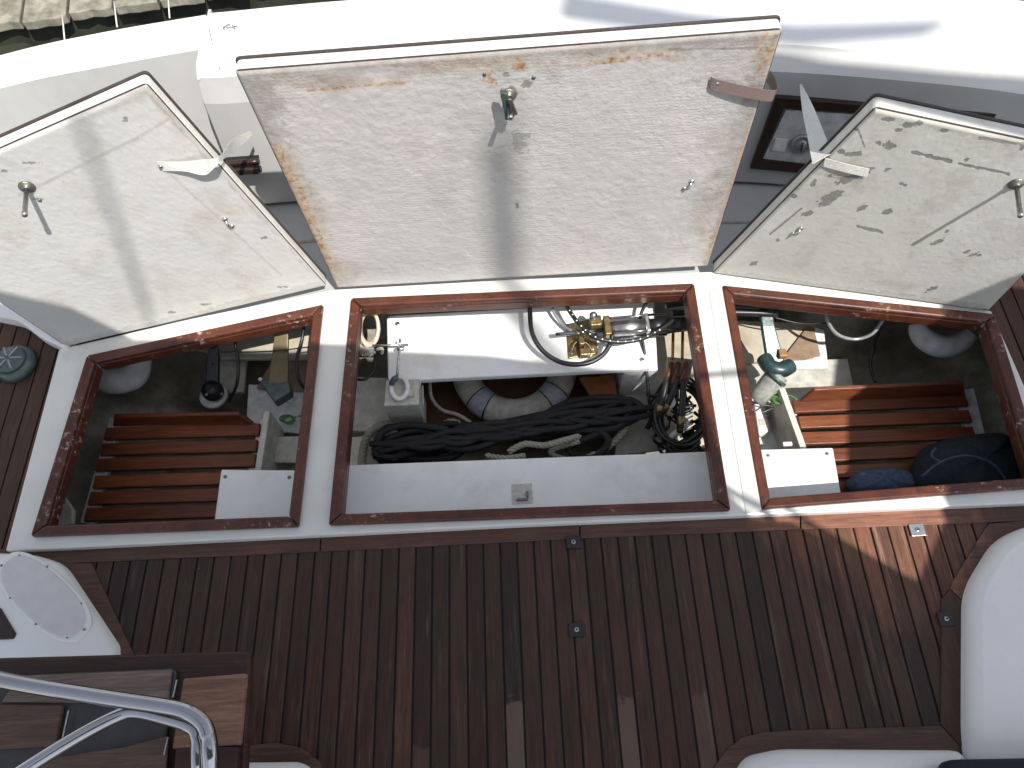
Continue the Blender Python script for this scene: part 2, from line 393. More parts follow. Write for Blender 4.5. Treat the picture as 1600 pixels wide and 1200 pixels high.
# ---- hatch rims
def rim(key, label):
    po = [Vector((p.x, p.y, 0)) for p in RIM[key]]; pi_ = inset(RIM[key], .033)
    r_ = empty('hatch_rim', sum(po, Vector()) / 4 + Vector((0, 0, .03))); tag(r_, label, 'hatch rim', 'varnished rims of the three hatches')
    for i in range(4):
        j = (i + 1) % 4; e = .0006
        a, b = po[i].to_2d(), po[j].to_2d(); c, d = pi_[j], pi_[i]
        t = (b - a).normalized() * e
        m = MB(); m.prism([(*(a + t), .052), (*(b - t), .052), (*(c - t), .048), (*(d + t), .048)], (0, 0, -.0215))
        # inner leg going down inside the opening
        nrm = ((c + d) / 2 - (a + b) / 2).normalized(); k = nrm * .014
        m.prism([(*(d + t - k * .0 - nrm * .013), .0295), (*(c - t - nrm * .013), .0295), (*(c - t), .0295), (*(d + t), .0295)], (0, 0, -.044))
        build(m, 'rail', VAR, r_, bevel=.007, segs=3)
rim('L', 'flaking red brown wooden rim round the left hatch opening')
rim('C', 'flaking red brown wooden rim round the wide middle hatch opening')
rim('R', 'flaking red brown wooden rim round the right hatch opening')

# ---- teak deck: caulk bed, planks, borders
bed = build(MB().slab([(-2.3, -1.2), (2.6, -1.2), (2.6, .64), (-2.3, .64)], -.006, .03)
            .slab([(-2.3, .642), (-1.47, .642), (-1.47, 1.285), (-1.5, 1.55), (-2.3, 1.55)], -.006, .03)
            .slab([(1.62, .642), (2.6, .642), (2.6, 1.6), (1.62, 1.6), (1.62, 1.27)], -.006, .03), 'cockpit_floor', CAULK); bed['kind'] = 'structure'
pl = MB(); x = -1.30; i = 0
while x < 1.34:
    wd = .0495
    ytop = .585
    pl.slab([(x + .0026, -1.1), (x + wd - .0026, -1.1), (x + wd - .0026, ytop), (x + .0026, ytop)], 0, .012); x += wd; i += 1
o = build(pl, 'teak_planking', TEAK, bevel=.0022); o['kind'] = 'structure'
pl = MB(); x = -2.2
for k in range(13):
    pl.slab([(x + .002, .3), (x + .052, .3), (x + .052, 1.5), (x + .002, 1.5)], 0, .012); x += .0545
x = 1.66
o = build(pl, 'left_side_deck_planking', TEAKS, bevel=.002); o['kind'] = 'structure'
pl = MB(); x = 1.612
for k in range(14):
    pl.slab([(x + .002, .3), (x + .052, .3), (x + .052, 1.55), (x + .002, 1.55)], 0, .012); x += .0545
o = build(pl, 'right_side_deck_planking', TEAKS, bevel=.002); o['kind'] = 'structure'
def strip(pix, name, m, z=.004, th=.012, bev=.002):
    mb = MB()
    for k, q in enumerate(pix): mb.slab([P(u, v, z) for u, v in q], z, th, rnd=random.random())
    o = build(mb, name, m, bevel=bev); o['kind'] = 'structure'; return o
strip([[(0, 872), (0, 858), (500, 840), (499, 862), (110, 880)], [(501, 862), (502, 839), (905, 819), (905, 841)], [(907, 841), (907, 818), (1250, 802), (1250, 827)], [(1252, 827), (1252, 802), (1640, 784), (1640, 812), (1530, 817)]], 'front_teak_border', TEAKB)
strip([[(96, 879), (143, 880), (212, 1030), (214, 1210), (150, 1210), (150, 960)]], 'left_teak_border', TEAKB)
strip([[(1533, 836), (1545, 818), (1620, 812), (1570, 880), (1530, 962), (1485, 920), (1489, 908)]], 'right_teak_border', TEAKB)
strip([[(1471, 936), (1484, 921), (1530, 963), (1530, 1165), (1500, 1165), (1470, 1132)]], 'right_teak_margin', teak('teak_margin', (.06, .033, .023), (.07, .039, .027), 'y', .55), z=.004)
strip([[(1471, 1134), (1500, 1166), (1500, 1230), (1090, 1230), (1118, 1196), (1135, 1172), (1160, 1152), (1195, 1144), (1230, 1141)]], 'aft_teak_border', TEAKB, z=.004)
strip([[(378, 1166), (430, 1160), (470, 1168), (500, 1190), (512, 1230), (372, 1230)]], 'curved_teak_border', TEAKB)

# ---- mouldings (cockpit seats)
def moulding(poly, name, m, heights, insets, kind='structure'):
    """rings rising from deck with rounded edge"""
    ring0 = [Vector(p[:2]) for p in poly]; mb = MB(); vs = []; n = len(ring0)
    for h, d in zip(heights, insets):
        r_ = inset(poly, d); vs += [(p.x, p.y, h) for p in r_]
    k = len(heights)
    mb.add(vs, [[i * n + j, i * n + (j + 1) % n, (i + 1) * n + (j + 1) % n, (i + 1) * n + j] for i in range(k - 1) for j in range(n)] + [], True)
    top_ = vs[(k - 1) * n:]; cx_ = sum(p[0] for p in top_) / n; cy_ = sum(p[1] for p in top_) / n
    mb.add([(cx_, cy_, heights[-1])] + list(top_), [[0, j + 1, (j + 1) % n + 1] for j in range(n)], False)
    o = build(mb, name, m)
    if kind: o['kind'] = kind
    return o
def pix(l, z): return [P(u, v, z) for u, v in l]
hts = [-.01, .02, .036, .046, .05]; ins = [0, .002, .008, .02, .035]
lm = rounded(pix([(-260, 858), (60, 868), (105, 882), (190, 1010), (190, 1024), (190, 1300), (-260, 1300)], 0), .04)
moulding(lm, 'left_cockpit_moulding', GEL, hts, ins)
rm = rounded(pix([(1900, 790), (1600, 822), (1548, 846), (1500, 925), (1499, 1165), (1560, 1420), (1900, 1420)], 0), .06)
moulding(rm, 'right_cockpit_moulding', GEL, hts, ins)
fm = rounded(pix([(1499, 1172), (1215, 1170), (1160, 1182), (1118, 1260), (1118, 1400), (1530, 1400)], 0), .03)
moulding(fm, 'forward_cockpit_moulding', GEL, hts, ins)
fm2 = rounded(pix([(300, 1192), (470, 1190), (490, 1200), (500, 1400), (300, 1400)], 0), .02)
moulding(fm2, 'small_cockpit_moulding', GEL, hts, ins)
# navy cushion bottom right
cq = rounded(pix([(1478, 1187), (1700, 1183), (1700, 1420), (1478, 1420)], .12), .03)
o = moulding(cq, 'seat_cushion', NAVY, [.052, .07, .1, .118, .125], [.015, .003, 0, .008, .03], None); tag(o, 'navy blue seat cushion at the lower right corner on white moulding', 'cushion')

# oval inspection hatch on left moulding
oc = P(68, 931, .055)
pa = P(5, 872, .055); pb = P(132, 992, .055)
ax = (pb - pa) / 2; oc = (pa + pb) / 2; ay_ = Vector((-ax.y, ax.x, 0)).normalized() * .066
def oval(c, ax, ay, z0, z1, s, m, name, parent, n=44):
    mb = MB(); vs = []
    for z, k in ((z0, s), (z1 - .003, s), (z1, s * .965)):
        for i in range(n):
            t = 2 * math.pi * i / n; cx, sx = math.cos(t), math.sin(t)
            cx = math.copysign(abs(cx) ** .8, cx); sx = math.copysign(abs(sx) ** .8, sx)
            p = c + ax * cx * k + ay * sx * k; vs.append((p.x, p.y, z))
    mb.add(vs, [[r_ * n + j, r_ * n + (j + 1) % n, (r_ + 1) * n + (j + 1) % n, (r_ + 1) * n + j] for r_ in (0, 1) for j in range(n)] + [[2 * n + j for j in range(n)]])
    return build(mb, name, m, parent)
ih = empty('inspection_hatch', (oc.x, oc.y, .05)); tag(ih, 'pale oval cover plate with small screws on the left white moulding', 'inspection hatch')
oval(oc, ax, ay_, .047, .056, 1.0, GEL, 'flange', ih)
oval(oc, ax, ay_, .054, .06, .9, simple('pinkish_plate', (.6, .58, .59), .5, var=.06), 'cover', ih)
for t in (.15, .9, 1.9, 2.6, 3.4, 4.3, 5.0, 5.75):
    p = oc + ax * math.cos(t) * .95 + ay_ * math.sin(t) * .95
    build(MB().lathe([(.0035, 0), (.0035, .0015), (.001, .002)], (p.x, p.y, .056), (0, 0, 1), 8), 'screw', TARN, ih)
# recessed dark locker mouth at far left (dark red edge)
o = build(MB().prism([P(-90, 925, .056), P(0, 950, .056), P(24, 990, .056), P(20, 998, .056), P(-90, 1004, .056)], (0, 0, -.012)), 'wooden_trim', WOODBR, bevel=.003); tag(o, 'dark red brown wooden trim at the left edge below the oval plate', 'trim')

# ---- deck sockets
def socket(u, v, m, label, r=.0):
    c = P(u, v, .006); t = empty('deck_socket', c); tag(t, label, 'deck socket', 'square metal sockets let into the teak')
    build(MB().box(c, (.021, 0, 0), (.0, .018, 0), (0, 0, .0022)), 'plate', m, t, bevel=.001)
    build(MB().lathe([(.0065, 0), (.0065, .003), (.004, .004)], c + Vector((0, 0, .002)), (0, 0, 1), 14), 'boss', STEEL, t)
    build(MB().lathe([(.003, 0), (.003, .0015)], c + Vector((0, 0, .006)), (0, 0, 1), 10), 'hole', CAULK, t)
socket(896, 847, PLATEG and simple('black_plate', (.03, .03, .032), .4, .4), 'dark square socket in the teak border below the middle hatch')
socket(901, 984, bpy.data.materials['black_plate'], 'dark square socket in the middle of the teak floor')
socket(1433, 828, STEEL, 'bright square steel socket in the sunlit teak corner')
socket(1478, 967, bpy.data.materials['black_plate'], 'dark socket on the right hand teak border beside the moulding')

# ---- stern coaming
cap_in_L = [(-2.5, 1.55), (-2.1, 1.83), (-1.62, 2.024), (-1.284, 2.107), (-.96, 2.172)]
outL = [(-2.6, 1.7), (-2.25, 1.94), (-1.665, 2.185), (-1.342, 2.278), (-1.004, 2.344)]
def sweep(rows, name, m, smoothf=True):
    """rows: list of polylines of equal length -> skinned sheet with thickness"""
    rows = [smooth(r_, 8) for r_ in rows]; smoothf = False
    mb = MB(); n = len(rows[0]); mb.add([p for r_ in rows for p in r_], [[i * n + j, i * n + j + 1, (i + 1) * n + j + 1, (i + 1) * n + j] for i in range(len(rows) - 1) for j in range(n - 1)], smoothf)
    o = build(mb, name, m); s_ = o.modifiers.new('solid', 'SOLIDIFY'); s_.thickness = .012; s_.offset = -1
    o['kind'] = 'structure'; return o
def lerp2(a, b, t): return [(p[0] + (q[0] - p[0]) * t, p[1] + (q[1] - p[1]) * t) for p, q in zip(a, b)]
def z3(l, z): return [(p[0], p[1], z) for p in l]
baseL = [(-2.45, 1.45), (-2.06, 1.72), (-1.6, 1.92), (-1.27, 2.0), (-.95, 2.06)]
def flipfix(o):
    me = o.data; bm = bmesh.new(); bm.from_mesh(me)
    bm.normal_update()
    if sum(f.normal.z * f.calc_area() for f in bm.faces) < 0: bmesh.ops.reverse_faces(bm, faces=bm.faces)
    bm.to_mesh(me); bm.free()
o = sweep([z3(outL, .44), z3(outL, .47), z3(lerp2(outL, cap_in_L, .06), .488), z3(lerp2(outL, cap_in_L, .15), .498), z3(lerp2(outL, cap_in_L, .3), .502), z3(lerp2(outL, cap_in_L, .92), .5), z3(lerp2(outL, cap_in_L, .99), .494), z3(lerp2(cap_in_L, baseL, .02), .484)], 'left_coaming_cap', GEL); flipfix(o)
o = sweep([z3(lerp2(cap_in_L, baseL, .025), .4835), z3(lerp2(cap_in_L, baseL, .5), .25), z3(lerp2(cap_in_L, baseL, .9), .03), z3(baseL, -.01)], 'left_coaming_face', GRYG); flipfix(o)
# centre + right: cap, bevel, face
xs = [-.99, -.9, -.6, -.2, .3, .7, .92, 1.27, 1.65, 2.1, 2.6]
def ci(pts): 
    px_ = [p[0] for p in pts]; py_ = [p[1] for p in pts]
    return [(x, float(np.interp(x, px_, py_))) for x in xs]
outR = ci([(-1.004, 2.344), (-.5, 2.385), (.05, 2.395), (.7, 2.38), (1.4, 2.31), (2.0, 2.16), (2.6, 1.85)])
cinR = ci([(-.99, 2.06), (-.9, 2.04), (0, 2.09), (.92, 2.042), (1.268, 1.977), (1.65, 1.898), (2.1, 1.75), (2.6, 1.5)])
bvR = ci([(-.99, 2.0), (-.9, 1.995), (0, 2.04), (.91, 2.007), (1.29, 1.943), (1.68, 1.853), (2.1, 1.70), (2.6, 1.45)])
bsR = ci([(-.99, 1.92), (-.5, 1.94), (0, 1.96), (.9, 1.925), (1.27, 1.86), (1.7, 1.76), (2.1, 1.62), (2.6, 1.35)])
build(MB().slab([(-2.5, 1.56), (-1.3, 1.40), (-.6, 1.515), (.66, 1.515), (.72, 1.50), (1.6, 1.31), (2.7, 1.2), (2.7, 1.5), (1.7, 1.85), (.9, 2.02), (-1, 2.1), (-1.7, 2.0), (-2.5, 1.6)], -.032, .02), 'aft_shelf', GRYG)['kind'] = 'structure'
build(MB().slab(rounded(pix([(-120, 470), (28, 500), (62, 527), (103, 545), (120, 380), (-120, 380)], .05), .03), .05, .06), 'side_moulding', GEL, bevel=.01)['kind'] = 'structure'
def bvz(d): return [(x, y + (.035 if x < -.4 else 0), (.478 if x < -.4 else .42) - d) for x, y in bvR]
o = sweep([z3(outR, .44), z3(outR, .475), z3(lerp2(outR, cinR, .05), .495), z3(lerp2(outR, cinR, .15), .505), z3(lerp2(outR, cinR, .95), .503), z3(cinR, .497), z3(lerp2(cinR, bvR, .12), .485), bvz(0)], 'stern_coaming_cap', GEL); flipfix(o)
o = sweep([bvz(.0008), z3(lerp2(bvR, bsR, .04), .405), z3(lerp2(bvR, bsR, .5), .2), z3(bsR, -.01)], 'stern_coaming_face', GRYG); flipfix(o)
# end wall of the centre piece (step at the left)
build(MB().prism([(-.992, 2.344, .50), (-.992, 2.06, .495), (-.992, 2.03, .474), (-.992, 1.925, -.01), (-.992, 2.3, -.01)], (.01, 0, 0)), 'coaming_end', GRYG)['kind'] = 'structure'
e1 = [(-.992, 2.344, .505), (-.992, 2.06, .5), (-.992, 2.0, .42), (-.992, 1.76, -.01), (-.992, 2.3, -.01)]
# crack line between the two mouldings
sm2 = MB().tube([P(322, 17, .503), P(330, 60, .503), P(343, 108, .5)], .0018, 6)
o = build(sm2, 'moulding_joint', CAULK); tag(o, 'thin dark joint line across the white stern coaming beside the pad eye', 'joint')

# pad eyes
def pad_eye(c, nrm, along, label, parent=None, m=None):
    m = m or STEEL; nrm = Vector(nrm).normalized(); along = (Vector(along) - nrm * Vector(along).dot(nrm)).normalized()
    t = empty('pad_eye', c)
    if parent: t.parent = parent; t.location = Vector(c) - wloc(parent)
    else: tag(t, label, 'pad eye')
    mb = MB()
    for s in (-1, 1): mb.lathe([(.0085, 0), (.0085, .002), (.006, .005), (.001, .006)], c + along * s * .017, nrm, 14)
    mb.tube([c - along * .014 + nrm * .003, c - along * .007 + nrm * .011, c + along * .007 + nrm * .011, c + along * .014 + nrm * .003], .0032, 8)
    if parent:
        bpy.data.objects.remove(t); return build(mb, 'pad_eye', m, parent)
    build(mb, 'eye', m, t)
pad_eye(P(360, 44, .506), (0, 0, 1), P(378, 43, .5) - P(345, 45, .5), 'small shiny steel pad eye on the white stern coaming')

# ================================================================ LIDS
def vnoise(shape, cells, seed):
    r_ = np.random.default_rng(seed); h, wd = shape; cy, cx = cells
    g = r_.random((cy + 2, cx + 2)); y = np.linspace(0, cy, h); x = np.linspace(0, cx, wd)
    yi = y.astype(int); xi = x.astype(int); fy = y - yi; fx = x - xi
    fy = fy * fy * (3 - 2 * fy); fx = fx * fx * (3 - 2 * fx)
    a = g[yi][:, xi]; b = g[yi][:, xi + 1]; c = g[yi + 1][:, xi]; d = g[yi + 1][:, xi + 1]
    return (a * (1 - fx) + b * fx) * (1 - fy)[:, None] + (c * (1 - fx) + d * fx) * fy[:, None]
def fbm(shape, cell, seed, octv=4):
    s = 0; a = 1; t = 0
    for o_ in range(octv):
        k = 2 ** o_; s = s + a * vnoise(shape, (cell[0] * k, cell[1] * k), seed + o_ * 17); t += a; a *= .55
    return s / t
def sstep(x, a, b): return np.clip((x - a) / (b - a), 0, 1)
def make_lid(cfg):
    A, B = P(*cfg['BL'], .035), P(*cfg['BR'], .035); h = (B - A).normalized()
    fwd = Vector((h.y, -h.x, 0));
    if fwd.y > 0: fwd = -fwd
    th = math.radians(cfg['th']); d = fwd * math.cos(th) + Vector((0, 0, 1)) * math.sin(th)
    n = h.cross(d).normalized()
    if n.y > 0: n = -n           # n points at the viewer (underside of lid)
    corners = [PL(*c, A, n) for c in cfg['corners']]     # BL BR TR TL
    root = empty('locker_lid', (A + B) / 2); tag(root, cfg['label'], 'hatch lid', 'open lids of the stern lockers')
    # grid of the underside
    W, Hh = cfg['res']; U = np.linspace(0, 1, W); V = np.linspace(0, 1, Hh); uu, vv = np.meshgrid(U, V)
    c = [np.array(q) for q in corners]
    pos = (c[0] * ((1 - uu) * (1 - vv))[..., None] + c[1] * (uu * (1 - vv))[..., None] + c[2] * (uu * vv)[..., None] + c[3] * ((1 - uu) * vv)[..., None])
    # slight hump of the laid-up surface, edges eased back
    e = np.minimum(np.minimum(uu, 1 - uu) * np.linalg.norm(c[1] - c[0]), np.minimum(vv, 1 - vv) * np.linalg.norm(c[3] - c[0]))
    hump = (fbm(uu.shape, (5, 7), 3) - .5) * cfg['rough'] + (fbm(uu.shape, (60, 80), 9, 2) - .5) * cfg['rough'] * .35
    off = hump * sstep(e, 0, .02) - .006 * (1 - sstep(e, 0, .009)) ** 2
    nn = np.array(n); pos = pos + off[..., None] * nn
    # image coordinates of every vertex so stains sit at measured places on the lid
    Rm = np.array(R); cc = (pos - np.array(CAM)) @ Rm; pu = 800 - F * cc[..., 0] / cc[..., 2]; pv = 600 + F * cc[..., 1] / cc[..., 2]
    rust, chip, grime = cfg['wear'](uu, vv, pu, pv)
    cen = pos.reshape(-1, 3).mean(0)
    idx = np.arange(W * Hh).reshape(Hh, W)
    fs = np.stack([idx[:-1, :-1], idx[:-1, 1:], idx[1:, 1:], idx[1:, :-1]], -1).reshape(-1, 4)
    me = bpy.data.meshes.new('underside'); me.from_pydata((pos.reshape(-1, 3) - cen).tolist(), [], fs.tolist())
    at = me.color_attributes.new('wear', 'FLOAT_COLOR', 'POINT')
    colr = np.stack([np.clip(rust, 0, 1), np.clip(chip, 0, 1), np.clip(grime, 0, 1), np.ones_like(rust)], -1).reshape(-1)
    at.data.foreach_set('color', colr.astype(np.float32)); me.polygons.foreach_set('use_smooth', [True] * len(me.polygons))
    me.materials.append(lid_mat(cfg['mat'])); me.update()
    if me.polygons[0].normal.dot(n) < 0: me.flip_normals()
    o = bpy.data.objects.new('underside', me); COL.objects.link(o); o.parent = root; o.location = Vector(cen) - root.location
    # core with white edge, and dark outer skin
    def grow(k): 
        ctr = sum(corners, Vector()) / 4; out = []
        for i in range(4):
            a, b, e_ = corners[i - 1], corners[i], corners[(i + 1) % 4]
            d1 = (b - a).normalized(); d2 = (b - e_).normalized(); s = d1.cross(-d2).length
            out.append(b + (d1 + d2) * k / max(s, .3))
        return out
    def rnd3(pts, r_):
        o2 = [Vector(((p - A).dot(h), (p - A).dot(d))) for p in pts]
        return [A + h * p.x + d * p.y for p in rounded(o2, r_, 4)]
    build(MB().prism([p - n * .0065 for p in rnd3(grow(.002), .012)], -n * .004), 'gasket', DKEDGE, root)
    build(MB().prism([p - n * .0107 for p in rnd3(grow(.0035), .014)], -n * .034), 'edge_band', cfg['edge'], root, bevel=.003)
    build(MB().prism([p - n * .045 for p in rnd3(grow(.008), .016)], -n * .007), 'outer_skin', DKEDGE, root, bevel=.002)
    return root, A, n, h, d
def bolt(root, A, n, u, v, L, tilt=None, r=.0062):
    c = PL(u, v, A, n); ax = (n + (tilt or Vector())).normalized()
    b = build(MB().lathe([(.02, 0), (.02, .003), (.017, .006), (.009, .008), (.009, .014)], c - n * .001, ax, 22), 'latch_bolt', TARN, root)
    sh = MB().lathe([(r, .012), (r, L - .01), (r * 1.15, L - .01), (r * 1.15, L), (r * .5, L + .001)], c, ax, 14)
    build(sh, 'shank', STEEL, b)
    return c
def blob(pu, pv, u, v, ru, rv, seed=0, ang=0, k=.5):
    ca, sa = math.cos(ang), math.sin(ang); x = (pu - u) * ca + (pv - v) * sa; y = -(pu - u) * sa + (pv - v) * ca
    n_ = fbm(pu.shape, (80, 105), 5 + seed, 3)
    return sstep(1.3 - np.sqrt((x / ru) ** 2 + (y / rv) ** 2) - (n_ - .5) * 3.2 * k, 0, .2)
def seg(pu, pv, a, b, wd, seed=0, k=.5):
    ax_, ay = a; bx, by = b; dx, dy = bx - ax_, by - ay; t = np.clip(((pu - ax_) * dx + (pv - ay) * dy) / (dx * dx + dy * dy), 0, 1)
    dist = np.hypot(pu - ax_ - t * dx, pv - ay - t * dy); n_ = fbm(pu.shape, (45, 60), 31 + seed, 4)
    return sstep(1 - dist / wd - (n_ - .5) * 2 * k, 0, .3)
def wearC(uu, vv, pu, pv):
    f = fbm(uu.shape, (9, 12), 77, 5); f2 = fbm(uu.shape, (40, 60), 91, 3)
    rust = 1.3 * seg(pu, pv, (432, 232), (462, 300), 8, 1) + 1.6 * seg(pu, pv, (456, 285), (508, 412), 13, 2) + .4 * seg(pu, pv, (440, 240), (515, 420), 26, 12, .9)
    rust += .28 * seg(pu, pv, (450, 133), (625, 127), 9, 3, .35) + .33 * seg(pu, pv, (640, 112), (1060, 82), 14, 4, .9) + .9 * seg(pu, pv, (920, 98), (1045, 84), 4.0, 24, .9)
    rust += seg(pu, pv, (480, 142), (640, 128), 2.2, 33, .5) * .9
    rust += blob(pu, pv, 811, 101, 9, 9, 5, 0, .3) + blob(pu, pv, 764, 121, 8, 8, 6) + blob(pu, pv, 770, 132, 6, 5, 7)
    rust += .75 * blob(pu, pv, 1196, 82, 14, 26, 8, 0, .8) + .45 * seg(pu, pv, (1175, 200), (1110, 400), 9, 9, 1.3) + .25 * seg(pu, pv, (1100, 330), (1105, 410), 14, 19, 1)
    chip = blob(pu, pv, 799, 147, 7, 9, 10, 0, .2) + .8 * blob(pu, pv, 825, 132, 7, 5, 11, 0, .9) + .7 * blob(pu, pv, 790, 118, 5, 3, 14) + .5 * blob(pu, pv, 814, 222, 9, 12, 15, 0, 1.1) + blob(pu, pv, 808, 322, 2, 4, 16)
    chip += .5 * seg(pu, pv, (1045, 78), (1180, 76), 3, 51, 1.1)
    e = np.minimum(np.minimum(uu * 1.3, (1 - uu) * 1.3), (1 - vv))
    grime = .75 * sstep(.075 - e + (f - .5) * .18, 0, .07) + .3 * sstep(f, .56, .75) + .5 * blob(pu, pv, 405, 160, 28, 70, 18, -.3, .7) + .35 * blob(pu, pv, 1150, 95, 60, 35, 28, 0, .8)
    grime += .8 * sstep(.022 - e + (f2 - .5) * .03, 0, .01) + .5 * sstep(.012 - vv + (f2 - .5) * .02, 0, .006)
    return rust, np.clip(chip, 0, .9), grime
def wearL(uu, vv, pu, pv):
    f = fbm(uu.shape, (9, 12), 177, 5)
    chip = sum(.8 * blob(pu, pv, u, v, a, b, i, 0, .8) for i, (u, v, a, b) in enumerate([(445, 448, 4, 1.5), (436, 449, 3, 1.3), (320, 476, 6, 1.5), (268, 488, 4, 1.5), (62, 312, 6, 1.5), (6, 268, 5, 2), (50, 255, 12, 1.3), (413, 372, 5, 2), (195, 187, 3, 3)]))
    grime = .5 * seg(pu, pv, (30, 306), (215, 215), 3.2, 4, .5) + .4 * seg(pu, pv, (215, 215), (262, 187), 3, 5, .6) + .35 * seg(pu, pv, (250, 258), (440, 430), 2.2, 6, .6)
    grime += .45 * seg(pu, pv, (5, 210), (225, 140), 5, 7, .8) + .3 * sstep(f, .55, .75) + .35 * seg(pu, pv, (110, 180), (235, 140), 14, 13, .9)
    grime += .45 * seg(pu, pv, (100, 540), (500, 445), 6, 8, .9) + .5 * seg(pu, pv, (240, 150), (500, 435), 6, 9, 1.0)
    rust = .25 * sstep(fbm(uu.shape, (6, 9), 55, 4), .6, .75)
    return rust, np.clip(chip, 0, .85), np.clip(grime, 0, .8)
def wearR(uu, vv, pu, pv):
    f = fbm(uu.shape, (9, 12), 277, 5)
    B_ = [(1388, 228, 9, 5), (1373, 224, 4, 3), (1404, 204, 5, 3), (1418, 196, 9, 3), (1434, 193, 6, 3.5), (1474, 204, 6, 2.5), (1338, 203, 3, 2), (1314, 237, 5, 3), (1330, 241, 9, 3), (1342, 240, 3, 3), (1385, 187, 9, 2.5),
          (1300, 307, 16, 5), (1290, 317, 9, 4), (1270, 288, 4, 3), (1240, 306, 4, 3), (1325, 280, 16, 5), (1350, 268, 12, 4), (1262, 334, 9, 3), (1510, 250, 4, 3), (1595, 232, 5, 2), (1347, 326, 7, 3), (1386, 331, 6, 3), (1465, 378, 11, 2.5),
          (1509, 394, 5, 1.5), (1520, 398, 7, 1.5), (1478, 362, 3, 2), (1408, 287, 3, 2), (1413, 290, 3, 2), (1296, 276, 3, 2), (1272, 283, 3, 2), (1385, 266, 4, 2), (1177, 412, 5, 3), (1455, 452, 9, 2.5), (1215, 376, 3, 2), (1530, 399, 4, 1.5)]
    chip = sum(.9 * blob(pu, pv, u, v, a, b, i, -.35 if i > 10 else 0, .55) for i, (u, v, a, b) in enumerate(B_))
    chip = chip + .9 * seg(pu, pv, (1425, 238), (1485, 252), 3.2, 1, .7) + .9 * seg(pu, pv, (1498, 256), (1575, 272), 2.6, 2, .7) + .8 * seg(pu, pv, (1340, 354), (1378, 363), 2.6, 3, .6) + .9 * seg(pu, pv, (1203, 366), (1252, 326), 1.8, 4, .3) + .7 * seg(pu, pv, (1530, 216), (1600, 226), 3, 5, .9) + .7 * seg(pu, pv, (1335, 155 + 34), (1350, 230), 1.5, 6, .8)
    grime = .35 * sstep(f, .55, .75) + .5 * seg(pu, pv, (1130, 428), (1540, 480), 5, 7, 1) + .35 * seg(pu, pv, (1365, 175), (1600, 225), 9, 8, .8) + .4 * seg(pu, pv, (1275, 265), (1340, 280), 9, 18, .5)
    rust = .22 * sstep(fbm(uu.shape, (6, 9), 255, 4), .58, .75)
    return rust, np.clip(chip, 0, .92), np.clip(grime, 0, .8)
EDGEW = simple('white_lid_edge', (.72, .7, .64), .45, var=.12, scale=25, dirt=(.5, .42, .25), dirtamt=.5)
cr, cA, cn, ch, cdv = make_lid(dict(BL=(527, 450), BR=(1105, 418), th=91, corners=[(527, 451), (1106, 417), (1222, 49), (368, 114)], res=(470, 340), rough=.005, mat='woven', edge=EDGEW, wear=wearC, label='large stained middle lid with woven underside and rust stains, standing open'))
lr, lA, ln, lh, ldv = make_lid(dict(BL=(103, 543), BR=(510, 447), th=93, corners=[(103, 543), (510, 448), (229, 134), (-215, 330)], res=(460, 320), rough=.0035, mat='smooth', edge=EDGEW, wear=wearL, label='plain dirty white left lid standing open with a twisted white strap'))
rr_, rA, rn_, rh, rdv = make_lid(dict(BL=(1115, 428), BR=(1545, 487), th=88, corners=[(1115, 428), (1545, 486), (1770, 258), (1368, 172)], res=(520, 340), rough=.0025, mat='chipped', edge=EDGEW, wear=wearR, label='right lid with grey chipped paint patches, standing open'))
# lid hardware
bolt(lr, lA, ln, 42, 292, .104); bolt(rr_, rA, rn_, 1588, 287, .108)
c = bolt(cr, cA, cn, 795, 148, .085)
k = MB().prism([c + cn * .03 - ch * .022 + cdv * .042, c + cn * .03 - ch * .004 + cdv * .036, c + cn * .03 + ch * .014 - cdv * .03, c + cn * .03 + ch * .006 - cdv * .05, c + cn * .03 - ch * .012 - cdv * .046, c + cn * .03 - ch * .016 - cdv * .01], cn * .01)
build(k, 'latch_plate', TEALG, cr, bevel=.002)
k = MB().prism([c + cn * .044 + ch * -.004 + cdv * .03, c + cn * .044 + ch * .006 + cdv * .028, c + cn * .044 + ch * .02 - cdv * .02, c + cn * .044 + ch * .006 - cdv * .024], cn * .008)
build(k, 'latch_tongue', TARN, cr, bevel=.002)
for (root, A_, n_, u, v, du, dv, u2, v2) in ((lr, lA, ln, 357, 348, 1, 1, 0, 0), (cr, cA, cn, 1075, 289, 1, -1, 0, 0), (rr_, rA, rn_, 1245, 361, 1, -.7, 0, 0)):
    c = PL(u, v, A_, n_); al = PL(u + du * 10, v + dv * 10, A_, n_) - c
    pad_eye(c, n_, al, None, root)
for (root, A_, n_, l) in ((cr, cA, cn, [(757, 116), (834, 121), (785, 141), (830, 300), (920, 126), (944, 136)]), (lr, lA, ln, [(62, 313)])):
    for u, v in l[:3]:
        c = PL(u, v, A_, n_); build(MB().lathe([(.005, 0), (.005, .002), (.002, .003)], c, n_, 10), 'screw', TARN, root)

